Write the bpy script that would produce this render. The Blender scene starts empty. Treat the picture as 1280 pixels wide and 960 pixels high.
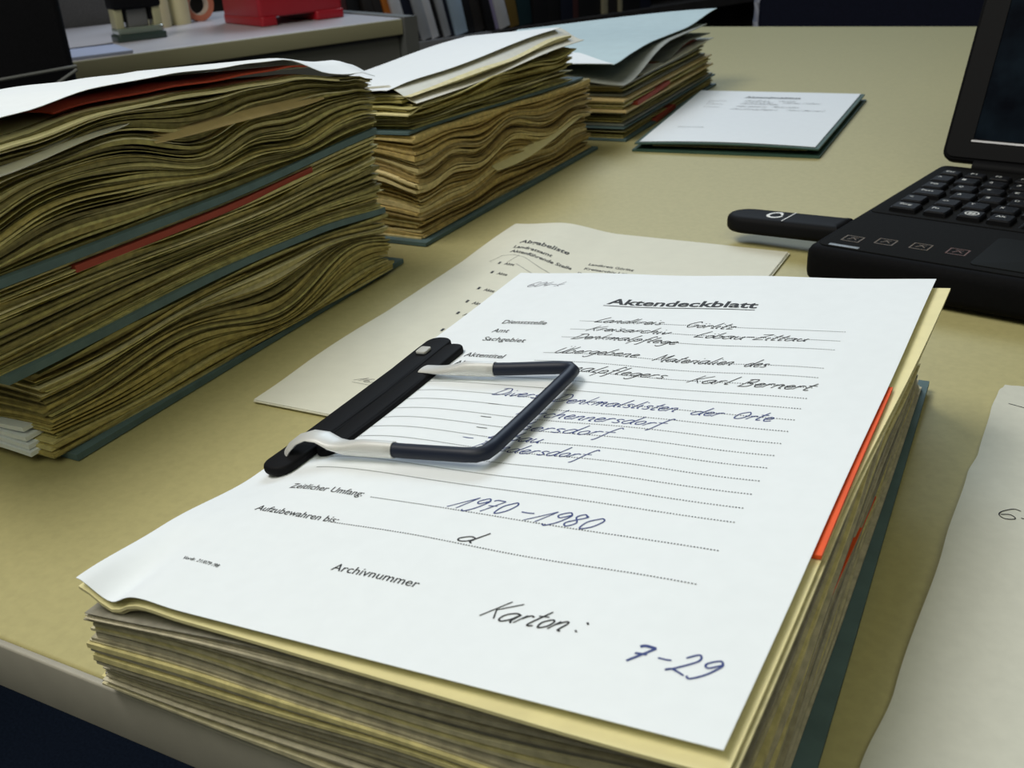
import bpy, math, random
from mathutils import Vector, Matrix

# ------------------------------------------------------------------ camera, world, light
S = bpy.context.scene
COL = S.collection
cam_d = bpy.data.cameras.new('camera')
cam = bpy.data.objects.new('camera', cam_d)
COL.objects.link(cam)
cam_d.sensor_width = 36.0
cam_d.lens = 35.71
cam_d.clip_start = 0.01
CR = ((0.8863110875659092, 0.45986353513909967, -0.05457275059134753),
      (-0.1534844789127215, 0.40289179504721884, 0.9022863825950829),
      (0.43691551905445714, -0.791330354866411, 0.4276693801014685))
cm = Matrix([[CR[0][i], CR[1][i], CR[2][i]] for i in range(3)]).to_4x4()
cm.translation = (0.26089, -0.15836, 0.23505)
cam.matrix_world = cm
cam_d.dof.use_dof = True
cam_d.dof.focus_distance = 0.44
cam_d.dof.aperture_fstop = 28.0
S.camera = cam

W = bpy.data.worlds.new('world')
S.world = W
W.use_nodes = True
W.node_tree.nodes['Background'].inputs[0].default_value = (0.9, 0.93, 1.0, 1)
W.node_tree.nodes['Background'].inputs[1].default_value = 0.06

def area(name, loc, target, sx, sy, power, color):
    d = bpy.data.lights.new(name, 'AREA')
    d.shape = 'RECTANGLE'; d.size = sx; d.size_y = sy; d.energy = power; d.color = color
    o = bpy.data.objects.new(name, d); COL.objects.link(o)
    o.location = loc
    o.rotation_euler = (Vector(target) - Vector(loc)).to_track_quat('-Z', 'Y').to_euler()
    return o
area('window_daylight', (-1.3, 3.8, 2.9), (0.0, 0.4, 0.0), 2.6, 1.6, 84, (0.72, 0.86, 1.0))
area('ceiling_lamp_light_near', (-0.62, -0.25, 1.75), (-0.05, 0.2, 0.0), 1.3, 0.5, 27, (1.0, 0.97, 0.90))
area('front_fill_light', (0.65, -0.95, 1.5), (0.1, 0.2, 0.0), 1.4, 0.8, 10, (0.98, 1.0, 0.72))  # added fill, not a room lamp: lifts the front and right faces

S.view_settings.view_transform = 'Standard'
S.view_settings.look = 'None'
S.view_settings.gamma = 1.0
S.view_settings.use_curve_mapping = False
S.view_settings.exposure = 0.0

# ------------------------------------------------------------------ materials
MATS = {}
def mat(name, col, rough=0.6, var=0.0, scale=60.0, metal=0.0, spec=0.5, alpha=1.0, trans=0.0, bump=0.0, col2=None, stretch=None):
    if name in MATS: return MATS[name]
    m = bpy.data.materials.new(name); m.use_nodes = True
    nt = m.node_tree; b = nt.nodes['Principled BSDF']
    b.inputs['Base Color'].default_value = (*col, 1)
    b.inputs['Roughness'].default_value = rough
    b.inputs['Metallic'].default_value = metal
    b.inputs['Specular IOR Level'].default_value = spec
    b.inputs['Transmission Weight'].default_value = trans
    b.inputs['Alpha'].default_value = alpha
    if var or col2 or bump:
        tc = nt.nodes.new('ShaderNodeTexCoord')
        mp = nt.nodes.new('ShaderNodeMapping')
        if stretch: mp.inputs['Scale'].default_value = stretch
        nz = nt.nodes.new('ShaderNodeTexNoise')
        nz.inputs['Scale'].default_value = scale
        nz.inputs['Detail'].default_value = 4
        nt.links.new(tc.outputs['Object'], mp.inputs[0])
        nt.links.new(mp.outputs[0], nz.inputs['Vector'])
        if var or col2:
            rp = nt.nodes.new('ShaderNodeValToRGB')
            a = tuple(max(0, c * (1 - var)) for c in col)
            c2 = col2 if col2 else tuple(min(1, c * (1 + var)) for c in col)
            rp.color_ramp.elements[0].position = 0.3; rp.color_ramp.elements[1].position = 0.7
            rp.color_ramp.elements[0].color = (*a, 1); rp.color_ramp.elements[1].color = (*c2, 1)
            nt.links.new(nz.outputs['Fac'], rp.inputs[0])
            nt.links.new(rp.outputs[0], b.inputs['Base Color'])
        if bump:
            bp = nt.nodes.new('ShaderNodeBump')
            bp.inputs['Strength'].default_value = bump; bp.inputs['Distance'].default_value = 0.001
            nt.links.new(nz.outputs['Fac'], bp.inputs['Height'])
            nt.links.new(bp.outputs[0], b.inputs['Normal'])
    MATS[name] = m
    return m

M_TABLE = mat('beige_laminate', (0.40, 0.36, 0.170), 0.5, 0.05, 260, spec=0.3)
M_BAND = mat('grey_beige_edging', (0.34, 0.32, 0.27), 0.5, 0.04, 90)
M_STEEL = mat('grey_steel', (0.12, 0.125, 0.12), 0.5, 0.05, 30)
M_WHITE = mat('white_paper', (0.77, 0.81, 0.85), 0.62, 0.012, 150)
M_CREAM = mat('cream_paper', (0.66, 0.65, 0.545), 0.65, 0.02, 120)
M_YEL = mat('yellow_paper', (0.74, 0.67, 0.36), 0.65, 0.05, 90)
PAGES = [mat('aged_page_a', (0.43, 0.385, 0.145), 0.8, 0.25, 220),
         mat('aged_page_b', (0.33, 0.29, 0.10), 0.8, 0.25, 220),
         mat('aged_page_c', (0.52, 0.46, 0.20), 0.8, 0.18, 220),
         mat('aged_page_d', (0.20, 0.17, 0.06), 0.8, 0.25, 220),
         mat('aged_page_e', (0.58, 0.53, 0.30), 0.8, 0.15, 220),
         mat('aged_page_f', (0.40, 0.33, 0.11), 0.8, 0.25, 220)]
PAGES_OCH = [mat('ochre_page_a', (0.56, 0.43, 0.17), 0.8, 0.25, 220),
             mat('ochre_page_b', (0.46, 0.34, 0.12), 0.8, 0.25, 220),
             mat('ochre_page_c', (0.64, 0.53, 0.26), 0.8, 0.18, 220),
             mat('ochre_page_d', (0.30, 0.22, 0.08), 0.8, 0.25, 220)]
PAGES_GREY = [mat('grey_page_a', (0.45, 0.41, 0.30), 0.8, 0.2, 220),
              mat('grey_page_b', (0.35, 0.315, 0.215), 0.8, 0.2, 220),
              mat('grey_page_c', (0.53, 0.48, 0.31), 0.8, 0.2, 220),
              mat('grey_page_d', (0.24, 0.225, 0.18), 0.8, 0.2, 220),
              mat('grey_page_e', (0.60, 0.53, 0.25), 0.8, 0.2, 220)]
M_BLUE = mat('blue_grey_card', (0.085, 0.140, 0.150), 0.75, 0.12, 80)
M_RED = mat('red_card', (0.52, 0.055, 0.02), 0.6, 0.1, 80)
M_ORANGE = mat('orange_card', (0.74, 0.085, 0.008), 0.7, 0.08, 80)
M_TAN = mat('tan_card', (0.50, 0.38, 0.17), 0.7, 0.1, 80)
M_LBLUE = mat('pale_blue_card', (0.41, 0.54, 0.58), 0.6, 0.04, 60)
M_GREYCARD = mat('grey_card', (0.22, 0.23, 0.20), 0.7, 0.12, 60)
M_DGREEN = mat('dark_green_card', (0.03, 0.075, 0.055), 0.6, 0.1, 80)
M_BLACKP = mat('black_plastic', (0.007, 0.007, 0.008), 0.6, spec=0.07)
M_NAVYP = mat('navy_plastic', (0.012, 0.016, 0.030), 0.45, spec=0.25)
M_CLEAR = mat('milky_plastic', (0.66, 0.66, 0.63), 0.45, trans=0.4, spec=0.25)
M_INK = mat('black_print', (0.015, 0.015, 0.018), 0.7)
M_GREYINK = mat('grey_print', (0.11, 0.11, 0.11), 0.7)
M_BLUEINK = mat('blue_ink', (0.03, 0.05, 0.20), 0.7)
M_PENCIL = mat('pencil', (0.20, 0.20, 0.24), 0.7)

# ------------------------------------------------------------------ mesh helpers
def tag(o, label=None, cat=None, group=None, kind=None):
    if label: o['label'] = label
    if cat: o['category'] = cat
    if group: o['group'] = group
    if kind: o['kind'] = kind
    return o

def world_base(p):
    v = Vector((0, 0, 0))
    while p is not None:
        v += p.location; p = p.parent
    return v

def empty(name, loc, label, cat, group=None):
    o = bpy.data.objects.new(name, None)
    o.empty_display_size = 0.05
    COL.objects.link(o); o.location = loc
    return tag(o, label, cat, group)

class MB:
    """collects geometry given in world coordinates; build() links it as one mesh object"""
    def __init__(s): s.v = []; s.f = []; s.m = []; s.sm = []
    def add(s, verts, faces, mi=0, smooth=False):
        o = len(s.v); s.v += [tuple(p) for p in verts]
        for f in faces:
            s.f.append(tuple(i + o for i in f)); s.m.append(mi); s.sm.append(smooth)
        return s
    def box(s, x0, x1, y0, y1, z0, z1, mi=0, T=None):
        v = [(x, y, z) for z in (z0, z1) for y in (y0, y1) for x in (x0, x1)]
        if T: v = [T(*p) for p in v]
        return s.add(v, [(0, 2, 3, 1), (4, 5, 7, 6), (0, 1, 5, 4), (2, 6, 7, 3), (0, 4, 6, 2), (1, 3, 7, 5)], mi)
    def grid(s, fn, nu, nv, th=0.0002, mi=0, smooth=True):
        """thin closed sheet: fn(u,v) -> top point, u and v in 0..1"""
        top = [Vector(fn(i / nu, j / nv)) for j in range(nv + 1) for i in range(nu + 1)]
        bot = [p - Vector((0, 0, th)) for p in top]
        n = len(top); W_ = nu + 1
        F = []
        for j in range(nv):
            for i in range(nu):
                a = j * W_ + i
                F.append((a, a + 1, a + 1 + W_, a + W_))
                F.append((n + a, n + a + W_, n + a + 1 + W_, n + a + 1))
        for i in range(nu):
            a, b = i, nv * W_ + i
            F.append((a, n + a, n + a + 1, a + 1)); F.append((b, b + 1, n + b + 1, n + b))
        for j in range(nv):
            a, b = j * W_, j * W_ + nu
            F.append((a, a + W_, n + a + W_, n + a)); F.append((b, n + b, n + b + W_, b + W_))
        return s.add(top + bot, F, mi, smooth)
    def prism(s, pts, z0, z1, mi=0, T=None, smooth=False):
        n = len(pts)
        v = [(x, y, z0) for x, y in pts] + [(x, y, z1) for x, y in pts]
        if T: v = [T(*p) for p in v]
        F = [tuple(range(n - 1, -1, -1)), tuple(range(n, 2 * n))]
        F += [(i, (i + 1) % n, n + (i + 1) % n, n + i) for i in range(n)]
        return s.add(v, F, mi, smooth)
    def bevprism(s, pts, z0, z1, b, mi=0, T=None, steps=3):
        """prism whose top and bottom rims are rounded by b (pts counter-clockwise)"""
        n = len(pts)
        P = [Vector((x, y)) for x, y in pts]
        nrm = []
        for i in range(n):
            d = (P[(i + 1) % n] - P[i - 1]); d = Vector((d.y, -d.x))
            nrm.append(d.normalized() if d.length > 1e-9 else Vector((0, 0)))
        rings = []
        for k in range(steps + 1):
            a = math.pi / 2 * k / steps
            rings.append((b * (1 - math.sin(a)), z0 + b * (1 - math.cos(a))))
        for k in range(steps + 1):
            a = math.pi / 2 * k / steps
            rings.append((b * (1 - math.cos(a)), z1 - b * (1 - math.sin(a))))
        v = []
        for ins, z in rings:
            v += [(P[i].x - nrm[i].x * ins, P[i].y - nrm[i].y * ins, z) for i in range(n)]
        if T: v = [T(*p) for p in v]
        F = [tuple(range(n - 1, -1, -1)), tuple(range((len(rings) - 1) * n, len(rings) * n))]
        for r in range(len(rings) - 1):
            F += [(r * n + i, r * n + (i + 1) % n, (r + 1) * n + (i + 1) % n, (r + 1) * n + i) for i in range(n)]
        return s.add(v, F, mi, True)
    def tube(s, path, r, seg=12, mi=0, cap=True, flat=None):
        P = [Vector(p) for p in path]
        n = len(P); rs = r if isinstance(r, (list, tuple)) else [r] * n
        up = Vector((0, 0, 1)); V = []
        for i in range(n):
            t = (P[min(i + 1, n - 1)] - P[max(i - 1, 0)]).normalized()
            a = t.cross(up)
            if a.length < 1e-4: a = Vector((1, 0, 0))
            a.normalize(); b = a.cross(t)
            k = flat[i] if flat else 1.0
            for j in range(seg):
                g = 2 * math.pi * j / seg
                V.append(P[i] + a * rs[i] * math.cos(g) + b * rs[i] * k * math.sin(g))
        F = [(i * seg + j, i * seg + (j + 1) % seg, (i + 1) * seg + (j + 1) % seg, (i + 1) * seg + j) for i in range(n - 1) for j in range(seg)]
        if cap: F += [tuple(range(seg - 1, -1, -1)), tuple(range((n - 1) * seg, n * seg))]
        return s.add(V, F, mi, True)
    def lathe(s, prof, c, seg=24, mi=0, T=None):
        V = []
        for r, z in prof:
            V += [(c[0] + r * math.cos(2 * math.pi * j / seg), c[1] + r * math.sin(2 * math.pi * j / seg), c[2] + z) for j in range(seg)]
        if T: V = [T(*p) for p in V]
        n = len(prof)
        F = [(i * seg + j, i * seg + (j + 1) % seg, (i + 1) * seg + (j + 1) % seg, (i + 1) * seg + j) for i in range(n - 1) for j in range(seg)]
        F += [tuple(range(seg - 1, -1, -1)), tuple(range((n - 1) * seg, n * seg))]
        return s.add(V, F, mi, True)
    def build(s, name, mats, parent=None, loc=None):
        if not isinstance(mats, (list, tuple)): mats = [mats]
        base = world_base(parent) if parent else Vector(loc or (0, 0, 0))
        me = bpy.data.meshes.new(name)
        me.from_pydata([(p[0] - base.x, p[1] - base.y, p[2] - base.z) for p in s.v], [], s.f)
        for m in mats: me.materials.append(m)
        me.polygons.foreach_set('material_index', s.m)
        me.polygons.foreach_set('use_smooth', s.sm)
        me.update()
        o = bpy.data.objects.new(name, me)
        COL.objects.link(o)
        if parent: o.parent = parent
        else: o.location = base
        if any(s.sm):
            try: me.set_sharp_from_angle(angle=math.radians(40))
            except Exception: pass
        return o

def sstep(a, b, x):
    t = min(1, max(0, (x - a) / (b - a))); return t * t * (3 - 2 * t)
def lerp(a, b, t): return a + (b - a) * t
def interp(k, x):
    if x <= k[0][0]: return k[0][1]
    for (a, va), (b, vb) in zip(k, k[1:]):
        if x <= b:
            t = (x - a) / (b - a); t = t * t * (3 - 2 * t); return va + (vb - va) * t
    return k[-1][1]
def rrect(x0, x1, y0, y1, r, n=6):
    pts = []
    for cx, cy, a0 in ((x1 - r, y0 + r, -90), (x1 - r, y1 - r, 0), (x0 + r, y1 - r, 90), (x0 + r, y0 + r, 180)):
        for k in range(n + 1):
            a = math.radians(a0 + 90 * k / n); pts.append((cx + r * math.cos(a), cy + r * math.sin(a)))
    return pts

def page_block(parent, x0, x1, y0, y1, zb, zt, n, mats, seed, amp=0.08, jit=0.0015, gap=0.4, lam=(0.05, 0.22), shift=None, name='page_block', weights=None, inset=0.014):
    """a bundle of loose leaves: n thin wavy leaves one above the other, ragged at the edges"""
    rnd = random.Random(seed)
    terms = []
    for k in range(5):
        l = rnd.uniform(*lam); terms.append((2 * math.pi / l, rnd.uniform(0, 6.28), rnd.uniform(-2.2, 2.2), rnd.uniform(0.4, 1.0) * (l / lam[1])))
    tot = sum(t[3] for t in terms)
    def N(s, t): return sum(a * math.sin(w * s + p + q * t * 2) for w, p, q, a in terms) / tot * 1.5
    nx, ny = 30, 56
    per = []                                   # (fx, fy, nxn, nyn, s)
    s = 0
    lx, ly = x1 - x0, y1 - y0
    for i in range(nx): per.append((i / nx, 0, 0, -1, lx * i / nx))
    for i in range(ny): per.append((1, i / ny, 1, 0, lx + ly * i / ny))
    for i in range(nx): per.append((1 - i / nx, 1, 0, 1, lx + ly + lx * i / nx))
    for i in range(ny): per.append((0, 1 - i / ny, -1, 0, 2 * lx + ly + ly * i / ny))
    P = len(per)
    ws = [rnd.choice((0.5, 0.7, 1, 1, 1.3, 1.8)) for _ in range(n)]
    T = [0]
    for w in ws: T.append(T[-1] + w)
    T = [t / T[-1] for t in T]
    mb = MB()
    grp = 0.0
    for i in range(n):
        if i % max(3, n // 9) == 0: grp = rnd.uniform(-1, 1) * jit
        o1 = rnd.uniform(-1, 0.7) * jit + grp; o2 = rnd.uniform(-1, 0.7) * jit + grp
        o3 = rnd.uniform(-1, 0.7) * jit + grp * 0.5
        gw, gp, gg = 2 * math.pi / rnd.uniform(0.06, 0.25), rnd.uniform(0, 6.28), gap * rnd.uniform(0.2, 1.3)
        mi = rnd.choices(range(len(mats)), weights)[0] if weights else rnd.randrange(len(mats))
        rows = [[], [], [], []]
        for fx, fy, ax, ay, sp in per:
            off = (o1 if ax > 0 else o2 if ay < 0 else o3) + 0.3 * jit * math.sin(gw * sp * 0.7 + gp * 2)
            ox, oy = 0, 0
            if fx >= 0.999: ox = o1 + 0.3 * jit * math.sin(gw * sp * 0.7 + gp * 2)
            if fx <= 0.001: ox = -o3
            if fy <= 0.001: oy = -o2
            if fy >= 0.999: oy = o3
            sh = shift(T[i], fx, fy) if shift else (0, 0)
            xo, yo = x0 + lx * fx + ox + sh[0], y0 + ly * fy + oy + sh[1]
            xi = min(max(xo, x0 + inset + (o3 if fx < .5 else 0)), x1 - inset)
            yi = min(max(yo, y0 + inset), y1 - inset)
            a, b = zb(xo, yo), zt(xo, yo)
            t0 = T[i]; t1 = T[i + 1]
            wob = amp * math.sin(math.pi * t0) * N(sp, t0)
            g = 0.5 + 0.5 * math.sin(gw * sp + gp)
            za = a + (b - a) * min(0.999, max(0.0, t0 + wob))
            wob1 = amp * math.sin(math.pi * t1) * N(sp, t1)
            zc0 = a + (b - a) * min(1.0, max(0.001, t1 + wob1))
            zc = za + max(0.0002, zc0 - za) * (1 - gg * g)
            rows[0].append((xi, yi, za)); rows[1].append((xo, yo, za)); rows[2].append((xo, yo, zc)); rows[3].append((xi, yi, zc))
        V = rows[0] + rows[1] + rows[2] + rows[3]
        F = []
        for k in range(3):
            for j in range(P):
                F.append((k * P + j, k * P + (j + 1) % P, (k + 1) * P + (j + 1) % P, (k + 1) * P + j))
        if i == n - 1: F.append(tuple(range(3 * P, 4 * P)))
        if i == 0: F.append(tuple(range(P - 1, -1, -1)))
        mb.add(V, F, mi)
    return mb.build(name, mats, parent)

# ------------------------------------------------------------------ writing
def catmull(pts, sub=5):
    if len(pts) < 3: return pts
    P = [pts[0]] + list(pts) + [pts[-1]]
    out = []
    for i in range(1, len(P) - 2):
        p0, p1, p2, p3 = P[i - 1], P[i], P[i + 1], P[i + 2]
        for k in range(sub):
            t = k / sub
            out.append(tuple(0.5 * (2 * p1[c] + (p2[c] - p0[c]) * t + (2 * p0[c] - 5 * p1[c] + 4 * p2[c] - p3[c]) * t * t + (3 * p1[c] - p0[c] - 3 * p2[c] + p3[c]) * t ** 3) for c in (0, 1)))
    out.append(tuple(P[-2]))
    return out
DOTS = [[(.38, 1.5), (.46, 1.62)], [(.78, 1.5), (.86, 1.62)]]
HW = {
 'a': (1.2, [[(1, .9), (.6, 1), (.15, .7), (.1, .2), (.4, 0), (.8, .35), (1, .95), (.93, .2), (1.15, 0)]]),
 'b': (1.0, [[(.45, 2.1), (.15, .9), (.1, .15), (.4, 0), (.8, .3), (.8, .8), (.4, .9)]]),
 'c': (.9, [[(.85, .85), (.5, 1), (.12, .5), (.35, 0), (.85, .15)]]),
 'd': (1.15, [[(.9, .85), (.5, 1), (.1, .4), (.35, 0), (.8, .4), (1.15, 2.1), (.95, .9), (.9, .2), (1.1, 0)]]),
 'e': (.9, [[(.1, .45), (.6, .55), (.75, .85), (.45, 1), (.12, .5), (.35, 0), (.85, .2)]]),
 'f': (.8, [[(.95, 1.85), (.7, 2.1), (.45, 1.2), (.25, -.6), (.05, -.95)], [(.1, .95), (.85, 1)]]),
 'g': (1.05, [[(.9, .9), (.5, 1), (.12, .55), (.35, .1), (.8, .5), (.95, .95), (.75, -.5), (.4, -.95), (.1, -.7)]]),
 'h': (1.05, [[(.1, 0), (.4, 2.1)], [(.2, .5), (.6, 1), (.8, .8), (.75, .1), (.95, 0)]]),
 'i': (.5, [[(.2, .95), (.1, .15), (.35, 0)], [(.3, 1.5), (.36, 1.62)]]),
 'k': (1.0, [[(.1, 0), (.4, 2.1)], [(.9, 1.05), (.2, .5)], [(.2, .5), (.8, 0)]]),
 'l': (.6, [[(.55, 2.1), (.2, .4), (.2, .05), (.5, .08)]]),
 'm': (1.4, [[(.05, 0), (.2, .95)], [(.12, .5), (.45, 1), (.6, .85), (.55, 0)], [(.57, .5), (.9, 1), (1.1, .85), (1.05, .1), (1.3, 0)]]),
 'n': (1.0, [[(.05, 0), (.2, .95)], [(.12, .5), (.5, 1), (.75, .85), (.7, .1), (.95, 0)]]),
 'o': (.9, [[(.5, 1), (.12, .55), (.3, .02), (.7, .3), (.75, .8), (.5, 1)]]),
 'p': (1.0, [[(.25, .95), (0, -.95)], [(.18, .6), (.6, 1), (.85, .6), (.55, .05), (.15, .2)]]),
 'r': (.8, [[(.05, 0), (.25, .95)], [(.16, .5), (.45, .95), (.78, .88)]]),
 's': (.85, [[(.78, .9), (.4, 1), (.25, .7), (.65, .35), (.5, .02), (.1, .1)]]),
 't': (.72, [[(.55, 1.8), (.2, .3), (.3, 0), (.6, .1)], [(.1, 1.15), (.8, 1.2)]]),
 'u': (1.05, [[(.2, .95), (.12, .3), (.35, 0), (.75, .4), (.9, .95), (.8, .15), (1.05, 0)]]),
 'v': (.85, [[(.1, .95), (.3, 0), (.8, 1)]]),
 'z': (.9, [[(.1, .9), (.78, .95)], [(.78, .95), (.1, 0)], [(.1, 0), (.85, .05)]]),
 'L': (1.1, [[(.9, 2.05), (.35, .9), (.05, 0)], [(.05, 0), (.5, .12), (1.05, .05)]]),
 'G': (1.35, [[(1.2, 1.6), (.85, 2), (.15, 1), (.5, 0), (1.1, .4), (1.15, .95)], [(.7, .95), (1.3, .95)]]),
 'K': (1.3, [[(.6, 2.1), (.05, 0)], [(1.5, 2.05), (.45, .95)], [(.45, .95), (1.1, 0)]]),
 'Z': (1.3, [[(.3, 1.85), (1.3, 2)], [(1.3, 2), (.1, 0)], [(.1, 0), (1.15, .1)], [(.4, 1), (1, 1)]]),
 'D': (1.5, [[(.5, 1.9), (.1, 0)], [(.05, 1.8), (.9, 1.95), (1.35, 1.1), (.9, .2), (0, 0)]]),
 'U': (1.4, [[(.3, 1.9), (.15, .4), (.5, 0), (1, .6), (1.25, 1.9)], [(1.25, 1.9), (1.1, .2), (1.35, 0)]]),
 'M': (1.6, [[(.05, 0), (.45, 2)], [(.45, 2), (.75, .6)], [(.75, .6), (1.4, 2)], [(1.4, 2), (1.25, .1), (1.5, 0)]]),
 'B': (1.3, [[(.45, 2), (.1, 0)], [(.15, 1.85), (.9, 1.95), (.95, 1.3), (.4, 1.05), (1, .8), (.8, .1), (0, 0)]]),
 'O': (1.4, [[(.8, 1.9), (.2, 1.2), (.3, .1), (.9, .2), (1.2, 1.2), (.8, 1.9)]]),
 'F': (1.15, [[(.45, 1.9), (.1, 0)], [(.1, 1.8), (1.25, 2)], [(.3, 1), (.9, 1.05)]]),
 'E': (1.15, [[(1.0, 1.8), (.5, 1.95), (.35, 1.3), (.75, 1.1), (.2, .9), (.15, .1), (.95, .15)]]),
 '1': (.9, [[(-.35, 0), (.75, 1.9)], [(.75, 1.9), (.4, 0)]]),
 '2': (1.2, [[(.25, 1.4), (.65, 1.9), (.95, 1.4), (.4, .5), (0, .1), (.25, .3), (1.1, 0)]]),
 '4': (1.0, [[(.6, 1.9), (.1, .7), (1, .7)], [(.9, 1.2), (.6, 0)]]),
 '6': (1.0, [[(.95, 1.8), (.6, 1.9), (.2, 1.1), (.15, .4), (.5, 0), (.9, .4), (.6, .85), (.2, .5)]]),
 '7': (1.1, [[(.1, 1.6), (.3, 1.8), (.95, 1.75)], [(.95, 1.75), (.35, 0)], [(.25, .9), (.9, 1.0)]]),
 '8': (1.0, [[(.8, 1.6), (.5, 1.9), (.25, 1.4), (.75, .6), (.45, 0), (.15, .5), (.85, 1.5), (.75, 1.7)]]),
 '9': (1.1, [[(.95, 1.6), (.6, 1.95), (.2, 1.4), (.5, 1.05), (.95, 1.6), (.8, .5), (.35, -.25), (.05, -.05)]]),
 '0': (1.15, [[(.7, 1.9), (.2, 1.1), (.35, .05), (.85, .5), (1.0, 1.5), (.7, 1.9)]]),
 '-': (1.0, [[(.1, .8), (.5, .78), (.85, .85)]]), ':': (.6, [[(.25, .2), (.3, .3)], [(.3, 1.1), (.35, 1.2)]]),
 '.': (.5, [[(.2, 0), (.25, .1)]]), '/': (.8, [[(0, -.2), (.8, 2)]]), ' ': (1.0, []),
}
HW['ö'] = (.9, HW['o'][1] + DOTS); HW['ü'] = (1.05, HW['u'][1] + DOTS)
HW['Ü'] = (1.4, HW['U'][1] + [[(.6, 2.2), (.65, 2.35)], [(1.05, 2.2), (1.1, 2.35)]])

def ribbon(mb, pts, w, mp, mi):
    """pen line of width w along pts (paper coordinates); mp maps paper coordinates into the scene"""
    n = len(pts); V = []
    for i in range(n):
        a, b = pts[max(i - 1, 0)], pts[min(i + 1, n - 1)]
        dx, dy = b[0] - a[0], b[1] - a[1]; l = math.hypot(dx, dy) or 1
        px, py = -dy / l * w / 2, dx / l * w / 2
        ww = 0.75 if i in (0, n - 1) else 1
        V.append(mp(pts[i][0] + px * ww, pts[i][1] + py * ww)); V.append(mp(pts[i][0] - px * ww, pts[i][1] - py * ww))
    mb.add(V, [(2 * i + 1, 2 * i + 3, 2 * i + 2, 2 * i) for i in range(n - 1)], mi)

def handwrite(mb, text, x0, x1, y, xh, mp, mi, w=0.00045, slant=0.42, seed=1):
    rnd = random.Random(hash_str(text) + seed)
    tw = sum(HW[c][0] for c in text)
    sx = (x1 - x0) / tw
    cx = x0
    for c in text:
        adv, strokes = HW[c]
        jy = rnd.uniform(-.06, .06) * xh; js = rnd.uniform(.93, 1.08)
        for st in strokes:
            pts = [(cx + px * sx + py * xh * slant, y + jy + py * xh * js) for px, py in st]
            ribbon(mb, catmull(pts), w, mp, mi)
        cx += adv * sx
def hash_str(t): return sum((i + 1) * ord(c) for i, c in enumerate(t))

_font_cache = {}
def font_mesh(text, bold):
    k = (text, bold)
    if k not in _font_cache:
        cu = bpy.data.curves.new('t', 'FONT'); cu.body = text; cu.size = 1.0; cu.resolution_u = 3
        cu.offset = bold
        ob = bpy.data.objects.new('t', cu); COL.objects.link(ob)
        dg = bpy.context.evaluated_depsgraph_get(); dg.update()
        me = ob.evaluated_get(dg).to_mesh()
        _font_cache[k] = ([tuple(v.co) for v in me.vertices], [tuple(p.vertices) for p in me.polygons])
        ob.evaluated_get(dg).to_mesh_clear()
        bpy.data.objects.remove(ob); bpy.data.curves.remove(cu)
    return _font_cache[k]
CAPH = 0.73
def printed(mb, text, x0, x1, y, cap, mp, mi, bold=0.0, slant=0.0):
    V, F = font_mesh(text, bold)
    if not V: return
    a = min(v[0] for v in V); b = max(v[0] for v in V)
    sx = (x1 - x0) / (b - a); sy = cap / CAPH
    mb.add([mp(x0 + (v[0] - a) * sx + v[1] * sy * slant, y + v[1] * sy) for v in V], F, mi)
def dotted(mb, x0, x1, y, mp, mi, step=0.00098, d=0.00048):
    n = int((x1 - x0) / step)
    for k in range(n):
        x = x0 + k * step
        mb.add([mp(x, y), mp(x + d, y), mp(x + d, y + d), mp(x, y + d)], [(0, 1, 2, 3)], mi)
def rule(mb, x0, x1, y, w, mp, mi, n=12):
    ribbon(mb, [(lerp(x0, x1, k / n), y) for k in range(n + 1)], w, mp, mi)

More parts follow.
